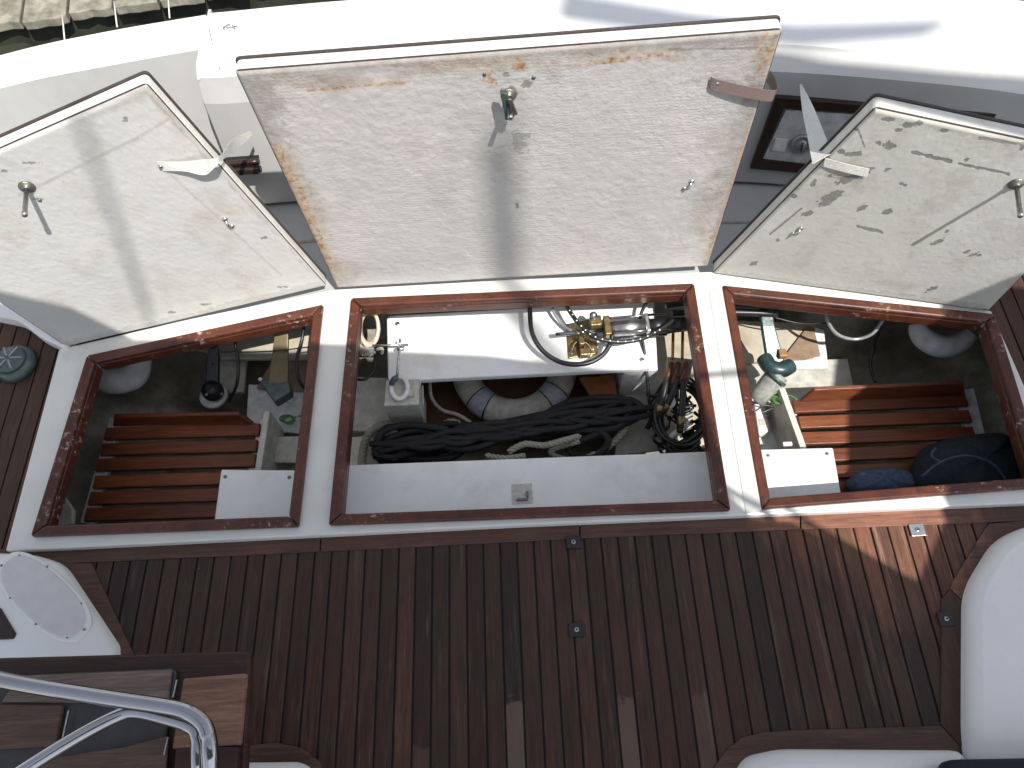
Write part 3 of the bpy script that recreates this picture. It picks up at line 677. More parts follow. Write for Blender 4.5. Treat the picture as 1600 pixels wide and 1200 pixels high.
# straps (webbing held between lid and coaming)
def ribbon(pts, wvec, name, m, label, cat='strap', th=.0012, group=None):
    """pts: centre line; wvec: list of half width vectors"""
    P_ = smooth(pts, 8); W_ = smooth([Vector(x) for x in wvec], 8); mb = MB(); n = len(P_); vs = []
    for p, w_ in zip(P_, W_): vs += [p - w_, p + w_]
    mb.add(vs, [[2 * i, 2 * i + 1, 2 * i + 3, 2 * i + 2] for i in range(n - 1)], False)
    o = build(mb, name, m); s_ = o.modifiers.new('solid', 'SOLIDIFY'); s_.thickness = th; tag(o, label, cat, group); return o
a = PL(250, 258, lA, ln) + ln * .004
def bt(u, v, dist): return CAM + ray(u, v) * dist
da = (a - CAM).length
eL = P(393, 208, .36)
dl = lambda t: da + ((eL - CAM).length - da) * t
ribbon([a, PL(285, 252, lA, ln) + ln * .02, PL(318, 250, lA, ln) + ln * .028, PL(343, 240, lA, ln) + ln * .02, P(366, 226, .46), eL],
       [Vector((0, 0, .017)), Vector((.0, .004, .014)), Vector((.003, .006, .022)), Vector((0, .005, .005)), Vector((.0, .006, .016)), Vector((0, .002, .008))], 'strap', STRAPW, 'twisted white webbing strap from the left lid to the coaming', group='restraining straps of the lids')
c = PL(251, 258, lA, ln) + ln * .006; o = build(MB().lathe([(.006, 0), (.006, .003), (.002, .004)], c, ln, 12), 'screw', STEEL, lr)
a = PL(1108, 127, cA, cn) + cn * .004; b = PL(1205, 143, cA, cn) + cn * .012
ribbon([a, a.lerp(b, .1) + cn * .006, a.lerp(b, .6) + cn * .010, b + ch * .002 + cn * .004, b + ch * .012 - cn * .03, b + ch * .006 - cn * .07], [cdv * .017] * 6, 'strap', STRAPB, 'brown webbing strap across the upper right corner of the large middle lid', group='restraining straps of the lids')
c = PL(1120, 127, cA, cn) + cn * .008; build(MB().lathe([(.005, 0), (.005, .003), (.002, .004)], c, cn, 12), 'screw', STEEL, cr)
eR = P(1251, 132, .40); a = PL(1287, 250, rA, rn_) + rn_ * .006; a2 = PL(1357, 268, rA, rn_) + rn_ * .006
e0 = a - Vector((.03, -.03, -.02))
ribbon([eR, eR.lerp(a, .35) + Vector((0, 0, .0)), eR.lerp(a, .7), bt(1285, 248, (a - CAM).length - .01)], [Vector((.003, 0, .001)), Vector((.016, 0, .004)), Vector((.022, 0, .006)), Vector((.026, .01, .008))], 'strap', STRAPW, 'pale flat webbing strap hanging from the coaming to the right lid', group='restraining straps of the lids')
hw = (PL(1320, 252, rA, rn_) - PL(1316, 268, rA, rn_)).normalized() * .016
ribbon([PL(1288, 252, rA, rn_) + rn_ * .004, a.lerp(a2, .5) + rn_ * .003, a2], [hw, hw, hw], 'strap_end', STRAPW, 'x')
o = COL.objects['strap_end']; o.parent = rr_; o.location = o.location - rr_.location
for k_ in ('label', 'category', 'group'):
    if k_ in o: del o[k_]

# ================================================================ coaming fittings
# instrument recess on right coaming face
def facep(u, v, y=1.86, off=0):
    # point on right coaming face: plane between bevel and base at x~1.05
    o_ = Vector((1.0, 1.984, .41)); t1 = Vector((1.4, 1.914, .41)) - o_; t2 = Vector((1.0, 1.91, 0)) - o_
    n_ = t1.cross(t2).normalized()
    if n_.y > 0: n_ = -n_
    return PL(u, v, o_ + n_ * off, n_), n_
F0 = facep(1200, 200)[1]
rp = empty('instrument_recess', facep(1250, 210, off=.0)[0]); tag(rp, 'dark framed recess with a round dial fitting behind the right lid', 'instrument recess')
def fq(l, off): return [facep(u, v, off=off)[0] for u, v in l]
frq = [(1212, 152), (1368, 166), (1345, 280), (1172, 264)]; inn = [(1226, 170), (1352, 178), (1335, 266), (1190, 250)]
mb = MB(); A4 = fq(frq, .014); B4 = fq(inn, .014)
for i in range(4):
    j = (i + 1) % 4; mb.prism([A4[i], A4[j], B4[j], B4[i]], -F0 * .03)
build(mb, 'frame', WOODBR, rp, bevel=.003)
build(MB().prism(fq([(1228, 172), (1350, 180), (1333, 264), (1192, 248)], .008), -F0 * .006), 'panel', simple('grey_panel', (.5, .5, .5), .4), rp)
c, _ = facep(1252, 224, off=.009)
build(MB().lathe([(.037, 0), (.037, .01), (.03, .013), (.026, .008), (.018, .008), (.016, .016), (.004, .018)], c, F0, 28), 'dial', PLATEG, rp)
build(MB().box(c + F0 * .022, (.004, 0, 0), (0, .006, .014), F0 * .008), 'dial_grip', CHROME, rp, bevel=.002)
build(MB().prism(fq([(1212, 216), (1232, 217), (1226, 236), (1206, 234)], .0095), F0 * .004), 'label_plate', WHITE, rp)
# long dark slot fitting
s = fq([(1440, 172), (1565, 178), (1562, 190), (1440, 186)], .012)
o = build(MB().prism(s, -F0 * .02), 'grab_rail', WOODBR, bevel=.003); tag(o, 'short dark wooden rail on the coaming above the right lid', 'grab rail')
# left counterpart: dark handle between left lid and middle lid
b0 = [P(352, 250, .2), P(402, 246, .2), P(406, 268, .18), P(372, 274, .18)]
o_t = empty('door_handle', b0[0]); tag(o_t, 'dark brown wooden handle bar on the coaming between the left and middle lids', 'handle')
build(MB().tube([P(345, 257, .22), P(405, 252, .22)], .011, 10), 'bar', WOODBR, o_t); build(MB().tube([P(345, 268, .20), P(408, 264, .20)], .012, 10), 'bar', WOODBR, o_t)
build(MB().prism([P(350, 250, .205), P(404, 246, .205), P(404, 272, .19), P(350, 276, .19)], (0, .012, 0)), 'backing', BLACKP, o_t)

# teak cleat / capped vent at far left
vc = P(18, 564, .03); wt = empty('deck_vent', (vc.x, vc.y, 0)); tag(wt, 'grey round deck fitting with a dark rim on the left teak', 'deck vent')
build(MB().lathe([(.07, 0), (.067, .018), (.06, .03), (.055, .034)], (vc.x, vc.y, .001), (0, 0, 1), 30), 'base', TEALG, wt)
build(MB().lathe([(.05, .033), (.05, .042), (.04, .05), (.01, .053)], (vc.x, vc.y, .001), (0, 0, 1), 30), 'cap', TEALG, wt)
for k in range(6):
    an = k * math.pi / 3; d_ = Vector((math.cos(an), math.sin(an), 0)); build(MB().box(Vector((vc.x, vc.y, .05)) + d_ * .026, d_ * .02, Vector((-d_.y, d_.x, 0)) * .003, (0, 0, .004)), 'rib', PLATEG, wt)

# ================================================================ LOCKER CONTENTS
def board(l, z, th, name, m, label=None, cat=None, bev=.004, parent=None, group=None, tilt=None):
    pts = pix(l, z)
    if tilt: pts = [Vector((p.x, p.y, zz)) for p, zz in zip([P(u, v, zz) for (u, v), zz in zip(l, tilt)], tilt)]
    o = build(MB().prism(pts, (0, 0, -th)), name, m, parent, bevel=bev)
    if label: tag(o, label, cat, group)
    return o
# white ledge in the middle hatch
lg = board([(520, 727), (1125, 704), (1160, 800), (510, 822)], -.10, .025, 'ledge', WBOX, bev=.006)
t = empty('storage_ledge', lg.location); lg.parent = t; lg.location = (0, 0, 0); lg.name = 'board'; tag(t, 'white front ledge inside the middle hatch with a rusty latch mark', 'ledge')
build(MB().slab([tuple(P(u, v, -.098))[:2] for u, v in [(799, 757), (831, 755), (833, 786), (800, 788)]], -.0985, .001), 'patch', simple('worn_sticker', (.55, .54, .5), .6, scale=90, dirt=(.3, .3, .25)), t)
build(MB().box(P(816, 780, -.095), (.018, 0, 0), (0, .004, 0), (0, 0, .003)).box(P(824, 772, -.095), (.004, 0, 0), (0, .01, 0), (0, 0, .003)), 'latch_remnant', TARN, t, bevel=.001)
# white cover box (quadrant box) with autopilot ram
BZ = -.14
bx = empty('cover_box', P(810, 540, BZ)); tag(bx, 'white rounded cover box inside the middle hatch carrying the hydraulic ram', 'cover box')
bp = rounded([P(604, 493, BZ), P(1012, 470, BZ), P(1019, 575, BZ), P(606, 596, BZ)], .02)
build(MB().slab(bp, BZ, .028), 'top_board', WBOX, bx, bevel=.006, segs=3)
q = [P(1018, 480, BZ - .03), P(1030, 480, BZ - .03), P(1034, 578, BZ - .03), P(1020, 578, BZ - .03)]
build(MB().prism([P(955, 470, BZ - .029), P(1022, 466, BZ - .029), P(1028, 578, BZ - .029), P(975, 580, BZ - .029)], (0, 0, -.24)), 'side_panel', WHITE, bx, bevel=.004)
build(MB().prism([P(608, 500, BZ - .029), P(640, 498, BZ - .029), P(638, 590, BZ - .029), P(610, 592, BZ - .029)], (0, 0, -.2)), 'side_panel', WHITE, bx, bevel=.004)
for u, v in ((621, 506), (1003, 562)):
    build(MB().lathe([(.009, 0), (.009, .002), (.006, .004), (.002, .002)], P(u, v, BZ), (0, 0, 1), 16), 'screw', STEEL, bx)
# hydraulic ram
Z = -.085
ram = empty('hydraulic_ram', P(950, 520, BZ)); tag(ram, 'steel and bronze hydraulic steering ram bolted on the white cover box', 'hydraulic ram')
build(MB().prism([P(884, 506, BZ + .008), P(931, 497, BZ + .008), P(934, 552, BZ + .008), P(888, 560, BZ + .008)], (0, 0, -.0075)), 'mounting_plate', BRONZE, ram, bevel=.003)
for u, v in ((891, 512), (926, 546), (893, 552), (924, 506)):
    build(MB().lathe([(.007, 0), (.007, .005), (.005, .007)], P(u, v, BZ + .0085), (0, 0, 1), 6), 'nut', STEEL, ram)
axp = lambda u, v, z=Z: P(u, v, z)
def cyl(a, b, r_, name, m, seg_=20, parent=None): return build(MB().tube([a, b], r_, seg_, sub=1), name, m, parent or ram)
cyl(axp(952, 515), axp(1012, 510), .029, 'cylinder', STEEL)
cyl(axp(1012, 510), axp(1040, 508), .027, 'cylinder_end', BLACKP)
cyl(axp(1040, 508), axp(1085, 506), .024, 'gland', BLACKP)
cyl(axp(868, 523), axp(950, 515), .0075, 'rod', CHROME); cyl(axp(1085, 506), axp(1130, 502), .0075, 'rod', CHROME)
d_ = (axp(1012, 510) - axp(952, 515)).normalized(); sd2 = Vector((-d_.y, d_.x, 0))
for s in (-1, 1):
    for zz in (-1, 1):
        a = axp(948, 515) + sd2 * .031 * s + Vector((0, 0, .02 * zz + .004)); cyl(a, a + d_ * .21, .0045, 'tie_rod', CHROME, 8)
def obox(c, ax, ay, az, name, m, bev=.003, parent=None): return build(MB().box(c, ax, ay, az), name, m, parent or ram, bevel=bev)
obox(axp(948, 515), d_ * .011, sd2 * .038, (0, 0, .034), 'end_block', BRONZE)
obox(axp(930, 507) + Vector((0, 0, .01)), d_ * .02, sd2 * .02, (0, 0, .02), 'valve_body', BRONZE)
obox(axp(915, 545) - Vector((0, 0, .03)), d_ * .018, sd2 * .014, (0, 0, .014), 'bracket_foot', BRONZE)
obox(axp(908, 527) - Vector((0, 0, .012)), d_ * .009, sd2 * .03, (0, 0, .018), 'bracket', BRONZE)
obox(axp(1010, 510), d_ * .007, sd2 * .036, (0, 0, .032), 'end_block', STEEL)
build(MB().lathe([(.014, 0), (.014, .01), (.009, .012), (.009, .02), (.004, .021)], axp(926, 502) + Vector((0, 0, .03)), (0, 0, 1), 16), 'bleed_screw', STEEL, ram)
build(MB().lathe([(.011, 0), (.011, .012), (.006, .014)], axp(903, 522) + Vector((0, 0, .005)), (0, 0, 1), 6), 'pivot_bolt', TARN, ram)
build(MB().tube([P(893, 548, BZ + .03), P(900, 535, BZ + .035), P(916, 536, BZ + .03), P(925, 548, BZ + .02)], .004, 8), 'link', BRONZE, ram)
# hoses over the box
def hose(l, r_, m, label, name='hose', group=None, seg_=10, cat='hose'):
    o = build(MB().tube([P(*p) for p in l], r_, seg_, sub=8), name, m); tag(o, label, cat, group); return o
hose([(828, 462, -.06), (828, 488, -.05), (832, 522, -.055), (850, 550, -.075), (880, 567, -.09), (915, 568, -.09), (940, 556, -.085), (953, 538, -.075), (957, 524, -.06)], .0085, BLACKR, 'plain black hose looping low across the front of the white box')
bh = hose([(878, 462, -.06), (890, 486, -.045), (908, 510, -.035), (930, 527, -.03), (965, 534, -.035), (1000, 530, -.04), (1030, 516, -.045), (1052, 500, -.05)], .008, BLACKR, 'black hose with a row of white dots crossing the hydraulic ram')
mb = MB()
for p in smooth([P(*q) + Vector((0, -.003, .007)) for q in [(890, 486, -.045), (908, 510, -.035), (930, 527, -.03), (965, 534, -.035), (1000, 530, -.04), (1030, 516, -.045)]], 3): mb.lathe([(.0034, 0), (.003, .0016), (.001, .0026)], p, (0, -.3, 1), 8)
dots = build(mb, 'printed_dots', WHITE); dots.parent = bh; dots.location = dots.location - bh.location
hose([(858, 470, -.09), (868, 492, -.1), (880, 508, -.11), (893, 517, -.1)], .006, PLATEG, 'thin grey hose on the white box left of the ram')
hose([(1012, 470, -.06), (1000, 500, -.1), (1008, 560, -.15), (1016, 640, -.25), (1022, 670, -.3)], .006, BLACKR, 'black hose running down behind the right end of the white box')
hose([(1040, 478, -.09), (1070, 474, -.09), (1110, 472, -.09), (1150, 474, -.09), (1200, 480, -.09)], .012, BLACKR, 'upper black pipe passing under the divider into the right locker', group='black pipes under the divider')
hose([(1050, 490, -.1), (1110, 488, -.1), (1150, 488, -.1), (1215, 490, -.1)], .012, BLACKR, 'lower black pipe passing under the divider into the right locker', group='black pipes under the divider')
hose([(1040, 519, -.1), (1075, 515, -.1), (1110, 512, -.1)], .006, BLACKR, 'thin black rod end under the rim beside the hydraulic ram', 'rod_end', cat='rod')
# liner panels
board([(545, 588), (606, 590), (640, 676), (535, 672)], -.32, .02, 'liner_board', OLDW, 'grey white liner board in the left side of the middle hatch', 'board')
board([(532, 684), (580, 680), (600, 726), (528, 730)], -.32, .02, 'liner_board', CREAM, 'cream liner board under the grey rope end', 'board')
board([(640, 590), (930, 560), (960, 668), (650, 690)], -.46, .02, 'inner_floor', RUSTW, 'rusty brown floor board below the life ring', 'board')
board([(905, 590), (960, 585), (965, 620), (930, 630)], -.30, .02, 'wood_block', simple('orange_wood', (.25, .09, .03), .5), 'orange brown wood block behind the life ring', 'wood block')
board([(975, 600), (1030, 590), (1040, 702), (960, 712)], -.36, .015, 'liner_board', OLDW, 'grey white board behind the black cable coil', 'board')
board([(985, 520), (1160, 505), (1180, 700), (1000, 700)], -.42, .015, 'liner_board', PLY, 'bare plywood backing behind the valve block', 'board')
# life ring
lc = P(803, 572, -.36)
def ringpt(an, R0, zz, tl=.12): return lc + Vector((math.cos(an) * R0, math.sin(an) * R0 * .99, zz + math.sin(an) * R0 * tl))
life = empty('life_ring', lc); tag(life, 'grubby white life ring with lilac bands under the cover box', 'life ring')
def torus(a0, a1, rx, rz, m, name, parent, n=64, Rm_=.19, close=True):
    mb = MB(); vs = []; k = n if close else n + 1
    for i in range(k):
        an = a0 + (a1 - a0) * i / n; c_ = ringpt(an, Rm_, 0)
        for j in range(16):
            b_ = 2 * math.pi * j / 16; vs.append(ringpt(an, Rm_ + math.cos(b_) * rx, math.sin(b_) * rz))
    mb.add(vs, [[i * 16 + j, i * 16 + (j + 1) % 16, ((i + 1) % k) * 16 + (j + 1) % 16, ((i + 1) % k) * 16 + j] for i in range(n) for j in range(16)], True)
    return build(mb, name, m, parent)
torus(0, 2 * math.pi, .053, .045, RINGW, 'ring_body', life)
for an in (-2.28, -.78, .8, 2.35):
    b_ = torus(an - .15, an + .15, .0555, .0475, LILAC, 'band', life, 8, close=False)
    for s in (-1, 1): torus(an + s * .155 - .012, an + s * .155 + .012, .0562, .0482, BLACKP, 'band_edge', b_, 2, close=False)
hose([(672, 592, -.3), (674, 620, -.33), (690, 640, -.36), (715, 648, -.36), (735, 660, -.34)], .007, OLDW, 'pale line curling under the box beside the life ring', 'cord', cat='cord')
# black rope heap: one long line laid back and forth
pts = []
L0, L1 = (598, 700), (990, 640)
def hp(u, v, z): return P(u, v, z)
base = [(592, 706), (640, 684), (700, 676), (760, 672), (830, 662), (900, 640), (960, 630), (990, 645), (960, 655), (900, 664), (820, 680), (740, 690), (660, 696), (610, 712)]
for lp in range(9):
    for k, (u, v) in enumerate(base):
        pts.append(P(u + random.uniform(-12, 12), v + random.uniform(-10, 10) + (lp % 3 - 1) * 4, -.30 + lp * .012 + random.uniform(-.01, .012)))
o = build(MB().tube(pts, .0125, 8, sub=5), 'black_rope', BLACKF); tag(o, 'heap of thick black rope lying across the middle hatch', 'rope')
o = build(MB().tube([P(*q) for q in [(640, 672, -.24), (606, 668, -.22), (592, 690, -.22), (604, 712, -.24), (650, 700, -.22), (720, 700, -.22), (700, 716, -.24), (640, 716, -.24), (596, 706, -.22), (596, 676, -.2), (640, 664, -.2), (700, 672, -.2)]], .0125, 8, sub=8), 'black_rope', BLACKF); tag(o, 'loops at the left end of the black rope heap on the cream board', 'rope')
o = build(MB().tube([P(*q) for q in [(900, 680, -.24), (930, 672, -.2), (950, 688, -.2), (935, 712, -.22), (905, 716, -.22), (890, 700, -.22), (915, 686, -.2), (1000, 650, -.22), (985, 625, -.22), (940, 640, -.22), (870, 664, -.22), (800, 676, -.22)]], .0125, 8, sub=8), 'black_rope', BLACKF); tag(o, 'round bight at the right end of the black rope heap', 'rope')
# fuzzy black bundle
mb = MB()
for k in range(26):
    t = k / 25; u = 640 + 340 * t; v = 690 - 46 * t
    mb.tube([P(u - 60 + random.uniform(-8, 8), v + random.uniform(-6, 16) + 4, -.2), P(u, v + random.uniform(-13, 16), -.185), P(u + 55, v - 5 + random.uniform(-12, 12), -.21)], .011, 7, sub=5)
o = build(mb, 'rope_tail', BLACKF); tag(o, 'tight bundle of black rope lying in front of the life ring', 'rope')
def rope(l, r_, label, pitch=.05):
    o = build(MB().rope([P(*q) for q in l], r_, pitch), 'twisted_rope', ROPEW, fix=False); tag(o, label, 'rope', 'three strand grey rope'); return o
rope([(640, 668, -.31), (605, 662, -.3), (578, 676, -.29), (568, 700, -.3), (566, 735, -.3)], .0145, 'grey twisted rope curving over the cream board at the left')
rope([(795, 706, -.17), (820, 694, -.16), (850, 696, -.16), (882, 688, -.16), (905, 682, -.19)], .011, 'short grey twisted rope showing among the black rope')
rope([(986, 655, -.25), (975, 672, -.24), (962, 688, -.24), (945, 702, -.25), (930, 716, -.26)], .013, 'grey twisted rope beside the cable coil')
rope([(820, 712, -.17), (790, 716, -.16), (760, 712, -.18)], .010, 'grey rope end just above the white ledge')
rope([(930, 708, -.24), (900, 720, -.22), (860, 706, -.2), (905, 690, -.18)], .009, 'thin grey rope below the black bight')
rope([(690, 664, -.28), (705, 658, -.27), (722, 664, -.27), (735, 676, -.29)], .010, 'small grey rope bend below the life ring')
# white housing with ring
hsg = empty('valve_housing', P(628, 620, -.3)); tag(hsg, 'small white housing with a ring on top at the left of the cover box', 'housing')
build(MB().prism([P(603, 594, -.13), P(655, 592, -.13), P(655, 632, -.13), P(599, 634, -.13)], (0, 0, -.2)), 'body', OLDW, hsg, bevel=.004)
mb = MB().tube([P(624 + 13 * math.cos(t), 606 + 17 * math.sin(t), -.115) for t in [i * math.pi / 6 for i in range(12)]], .009, 8, closed=True, sub=3)
build(mb, 'ring', WHITE, hsg)
build(MB().box(P(642, 615, -.125), (.01, 0, 0), (0, .014, 0), (0, 0, .01)), 'lug', OLDW, hsg, bevel=.004)
build(MB().tube([P(612, 600, -.11), P(616, 592, -.09), P(622, 590, -.09)], .01, 10), 'cap', TEALG, hsg)
o = build(MB().tube([P(573, 540, -.06), P(638, 539, -.06)], .0042, 8, sub=2).tube([P(625, 539, -.06), P(620, 592, -.1)], .0045, 8, sub=2).tube([P(621, 545, -.065), P(631, 545, -.065)], .007, 8, sub=2).tube([P(625, 530, -.058), P(625, 540, -.06)], .004, 8, sub=2), 'control_rod', STEEL); tag(o, 'thin steel T shaped control rod above the white housing', 'rod')
hose([(656, 596, -.16), (655, 620, -.2), (648, 642, -.26), (637, 660, -.3)], .0045, WHITE, 'thin white cable hanging beside the housing', 'cable', cat='cable')
hose([(660, 600, -.2), (661, 640, -.25), (660, 662, -.3)], .004, STEEL, 'thin steel wire beside the white housing', 'wire', cat='wire')
# coil of beige cable in the corner
mb = MB()
for k in range(5):
    a0 = random.random() * 6; rx, ry = 15 + random.uniform(-2, 2), 26 + random.uniform(-3, 3)
    mb.tube([P(577 + rx * math.cos(t), 513 + ry * math.sin(t), -.06 - k * .012 + .01 * math.sin(2 * t + a0)) for t in [i * math.pi / 5 for i in range(10)]], .0065, 8, closed=True, sub=4)
o = build(mb, 'cable_coil', BEIGEC); tag(o, 'coil of beige cable hanging in the corner of the middle hatch', 'cable coil')
mb = MB()
for k in range(7): 
    u, v = random.uniform(560, 590), random.uniform(538, 552); mb.tube([P(u, v, -.07), P(u + random.uniform(-9, 9), v + random.uniform(-6, 6), -.05), P(u + random.uniform(-10, 10), v + 6, -.09)], .006, 7, sub=4)
o = build(mb, 'connector_cluster', CREAM); tag(o, 'tangle of cream connectors under the beige cable coil', 'connectors')
hose([(585, 548, -.15), (585, 575, -.15), (572, 592, -.15), (556, 592, -.15), (545, 586, -.15)], .005, BLACKR, 'thin black cable loop below the beige coil', 'cable', cat='cable')
# valve block with pipes and hoses
vb = empty('valve_block', P(1063, 575, -.2)); tag(vb, 'grey valve block with copper pipes at the right of the middle hatch', 'valve block')
build(MB().prism([P(1043, 557, -.14), P(1084, 561, -.14), P(1078, 591, -.14), P(1041, 585, -.14)], (0, 0, -.05)), 'block', simple('brown_grey_metal', (.26, .23, .2), .5, .3), vb, bevel=.003)
for k, u in enumerate((1047, 1058, 1071)):
    build(MB().tube([P(u + 2, 568, -.13), P(u - 2, 582, -.12), P(u - 8, 600, -.14)], .0095, 10), 'fitting', simple('oxide_metal%s' % '', (.14, .06, .03), .45, .5) if k == 0 else bpy.data.materials['oxide_metal'], vb)
for u in (1052, 1067): build(MB().tube([P(u, 505, -.13), P(u - 1, 560, -.135)], .0055, 8, sub=2), 'pipe', COPPER, vb)
build(MB().lathe([(.022, 0), (.022, .03), (.014, .036)], P(1092, 568, -.15), (0, 0, 1), 18), 'knob', CREAM, vb)
build(MB().lathe([(.022, 0), (.022, .03), (.014, .036)], P(1098, 592, -.16), (0, 0, 1), 18), 'knob', WHITE, vb)
for k, (u, v, du, dv) in enumerate(((1043, 598, -18, 55), (1058, 602, -24, 45), (1068, 606, -6, 70))):
    o = build(MB().tube([P(u, v - 12, -.13), P(u + du * .4, v + dv * .4, -.15), P(u + du, v + dv, -.2)], .011, 10), 'hose_end', BLACKR, vb)
    build(MB().tube([P(u + du * .6, v + dv * .62, -.165), P(u + du * .85, v + dv * .88, -.19)], .0135, 6, sub=2), 'ferrule', BRONZE, vb)
mb = MB()
for k in range(7):
    rx, ry = 38 + random.uniform(-7, 6), 52 + random.uniform(-10, 8); cx, cy = 1062 + random.uniform(-6, 6), 648 + random.uniform(-6, 5); a0 = random.random() * 6
    mb.tube([P(cx + rx * math.cos(t), cy + ry * math.sin(t), -.2 - k * .012 + .02 * math.sin(t + a0)) for t in [i * math.pi / 5 for i in range(10)]], .006, 8, closed=True, sub=5)
o = build(mb, 'cable_coil', BLACKR); tag(o, 'coil of glossy black cables hanging below the valve block', 'cable coil')
mb = MB()
for k in range(34):
    u, v = random.uniform(1030, 1095), random.uniform(600, 690)
    mb.tube([P(u, v, -.27), P(u + random.uniform(-25, 25), v + random.uniform(-20, 30), -.25 + random.uniform(-.03, .03)), P(u + random.uniform(-30, 30), v + random.uniform(-10, 45), -.28)], random.choice([.004, .006, .009]), 7, sub=5)
o = build(mb, 'wire_bundle', BLACKR); tag(o, 'messy bundle of thin black wires inside the cable coil', 'wires')
o = build(MB().lathe([(.024, 0), (.026, .004), (.02, .008)], P(1044, 628, -.2), (0, -.2, 1), 20), 'round_lid', WHITE); tag(o, 'small white cap in front of the black wires', 'cap')
mb = MB()
for k in range(7): mb.tube([P(1058, 634 + k * 6, -.21), P(1070, 637 + k * 6, -.2), P(1082, 632 + k * 6, -.21)], .003, 7, sub=3)
o = build(mb, 'spiral_wrap', STEEL); tag(o, 'bright coiled spiral wrap among the black wires', 'spiral wrap')
o = build(MB().tube([P(1040, 690, -.26), P(1052, 680, -.25), (P(1068, 668, -.24)), P(1074, 660, -.24)], .012, 10), 'white_tube', WHITE); tag(o, 'short white plastic tube at the bottom of the cable coil', 'tube')
hose([(1085, 690, -.26), (1100, 704, -.26), (1125, 706, -.26), (1150, 704, -.28)], .007, BLACKR, 'black cable leaving the coil to the right', 'cable', cat='cable')

# ---- gratings
def grating(key, Lx, Rx, y0, y1, ns, label, z=-.30, right_cut=None):
    g = empty('slatted_grate', ((Lx + Rx) / 2, (y0 + y1) / 2, z)); tag(g, label, 'slatted grate', 'slatted wooden locker gratings')
    pitch = (y0 - y1) / (ns - 1)
    for k in range(ns):
        y = y0 - k * pitch; lx = Lx(k) if callable(Lx) else Lx; rx = Rx(k) if callable(Rx) else Rx
        m = MB(); m.slab([(lx, y - .034 / 2 - .004), (rx, y - .034 / 2 - .004), (rx, y + .017 + .004), (lx, y + .017 + .004)], z + random.uniform(-.002, .002), .018)
        build(m, 'slat', GRATE, g, bevel=.003)
    return g
def gr(ls, label, z, lean, rails):
    """ls: list of (left px, right px) for slat aft edges"""
    c = P(*ls[1][0], z); g = empty('slatted_grate', c); tag(g, label, 'slatted grate', 'slatted wooden locker gratings')
    for i, (a, b, wd) in enumerate(ls):
        A_, B_ = P(*a, z), P(*b, z); d_ = (B_ - A_).normalized(); s_ = Vector((d_.y, -d_.x, 0)) * wd
        if i == 0:
            up = Vector((0, .012, lean))
            A2 = A_ + s_ * .3; B2 = B_ + s_ * .3
            pts_ = [A2 + Vector((0, 0, .004)), B2 + Vector((0, 0, .004)), B2 - d_ * .035 + up, A2 + d_ * .03 + up]
            m = MB().prism(pts_, Vector((0, .014, .002)))
            build(m, 'backboard', GRATE, g, bevel=.003)
        else:
            build(MB().prism([A_, B_, B_ + s_, A_ + s_], (0, 0, -.02)), 'slat', GRATE, g, bevel=.003)
    return g
gL = gr([((178, 664), (396, 660), .03), ((166, 668), (406, 661), .047), ((160, 692), (402, 686), .047), ((152, 716), (400, 709), .047), ((148, 743), (398, 735), .047), ((141, 768), (396, 761), .047), ((135, 793), (394, 786), .047)],
        'slatted wooden grate in the left locker, fully uncovered except one corner', -.30, .06, None)
gR = gr([((1250, 625), (1506, 614), .03), ((1238, 626), (1508, 615), .047), ((1247, 650), (1514, 640), .047), ((1248, 675), (1520, 666), .047), ((1262, 702), (1526, 690), .047), ((1275, 728), (1530, 716), .047), ((1280, 753), (1535, 743), .047)],
        'slatted wooden grate in the right locker, partly sunlit with blue bags on it', -.30, .07, None)
def upright(l, z0, z1, name, m, label, cat='board', parent=None):
    # vertical board between two top points
    a, b = P(*l[0], z0), P(*l[1], z0); d_ = (b - a).normalized(); s_ = Vector((-d_.y, d_.x, 0)) * .011
    o = build(MB().prism([a - s_, b - s_, b + s_, a + s_], (0, 0, z1 - z0)), name, m, parent, bevel=.003)
    if label: tag(o, label, cat)
    return o
build(MB().prism([P(172, 650, -.322), P(186, 665, -.322), P(145, 820, -.322), P(125, 816, -.322)], (0, 0, -.03)), 'side_rail', WHITE, gL, bevel=.003)
build(MB().prism([P(405, 655, -.322), P(412, 655, -.322), P(400, 735, -.322), P(388, 735, -.322)], (0, 0, -.03)), 'side_rail', WHITE, gL, bevel=.003)
build(MB().prism([P(1500, 610, -.322), P(1522, 606, -.322), P(1545, 700, -.322), P(1515, 700, -.322)], (0, 0, -.03)), 'side_rail', WHITE, gR, bevel=.003)
upright([(417, 642), (402, 738)], -.24, -.42, 'divider_board', OLDW, 'pale upright board at the right end of the left locker grate')
upright([(1222, 606), (1258, 706)], -.22, -.42, 'divider_board', CREAM, 'cream upright board at the left end of the right locker grate')
board([(345, 733), (462, 734), (455, 830), (332, 830)], -.13, .02, 'corner_shelf', WBOX, 'bluish white corner shelf at the lower right of the left locker', 'shelf', bev=.006)
board([(1180, 702), (1302, 699), (1318, 790), (1185, 792)], -.13, .02, 'corner_shelf', WBOX, 'sunlit white corner shelf at the lower left of the right locker', 'shelf', bev=.006)
board([(92, 762), (114, 796), (113, 818), (70, 830)], -.25, .02, 'corner_gusset', OLDW, 'pale triangular gusset at the lower left of the left locker', 'gusset')
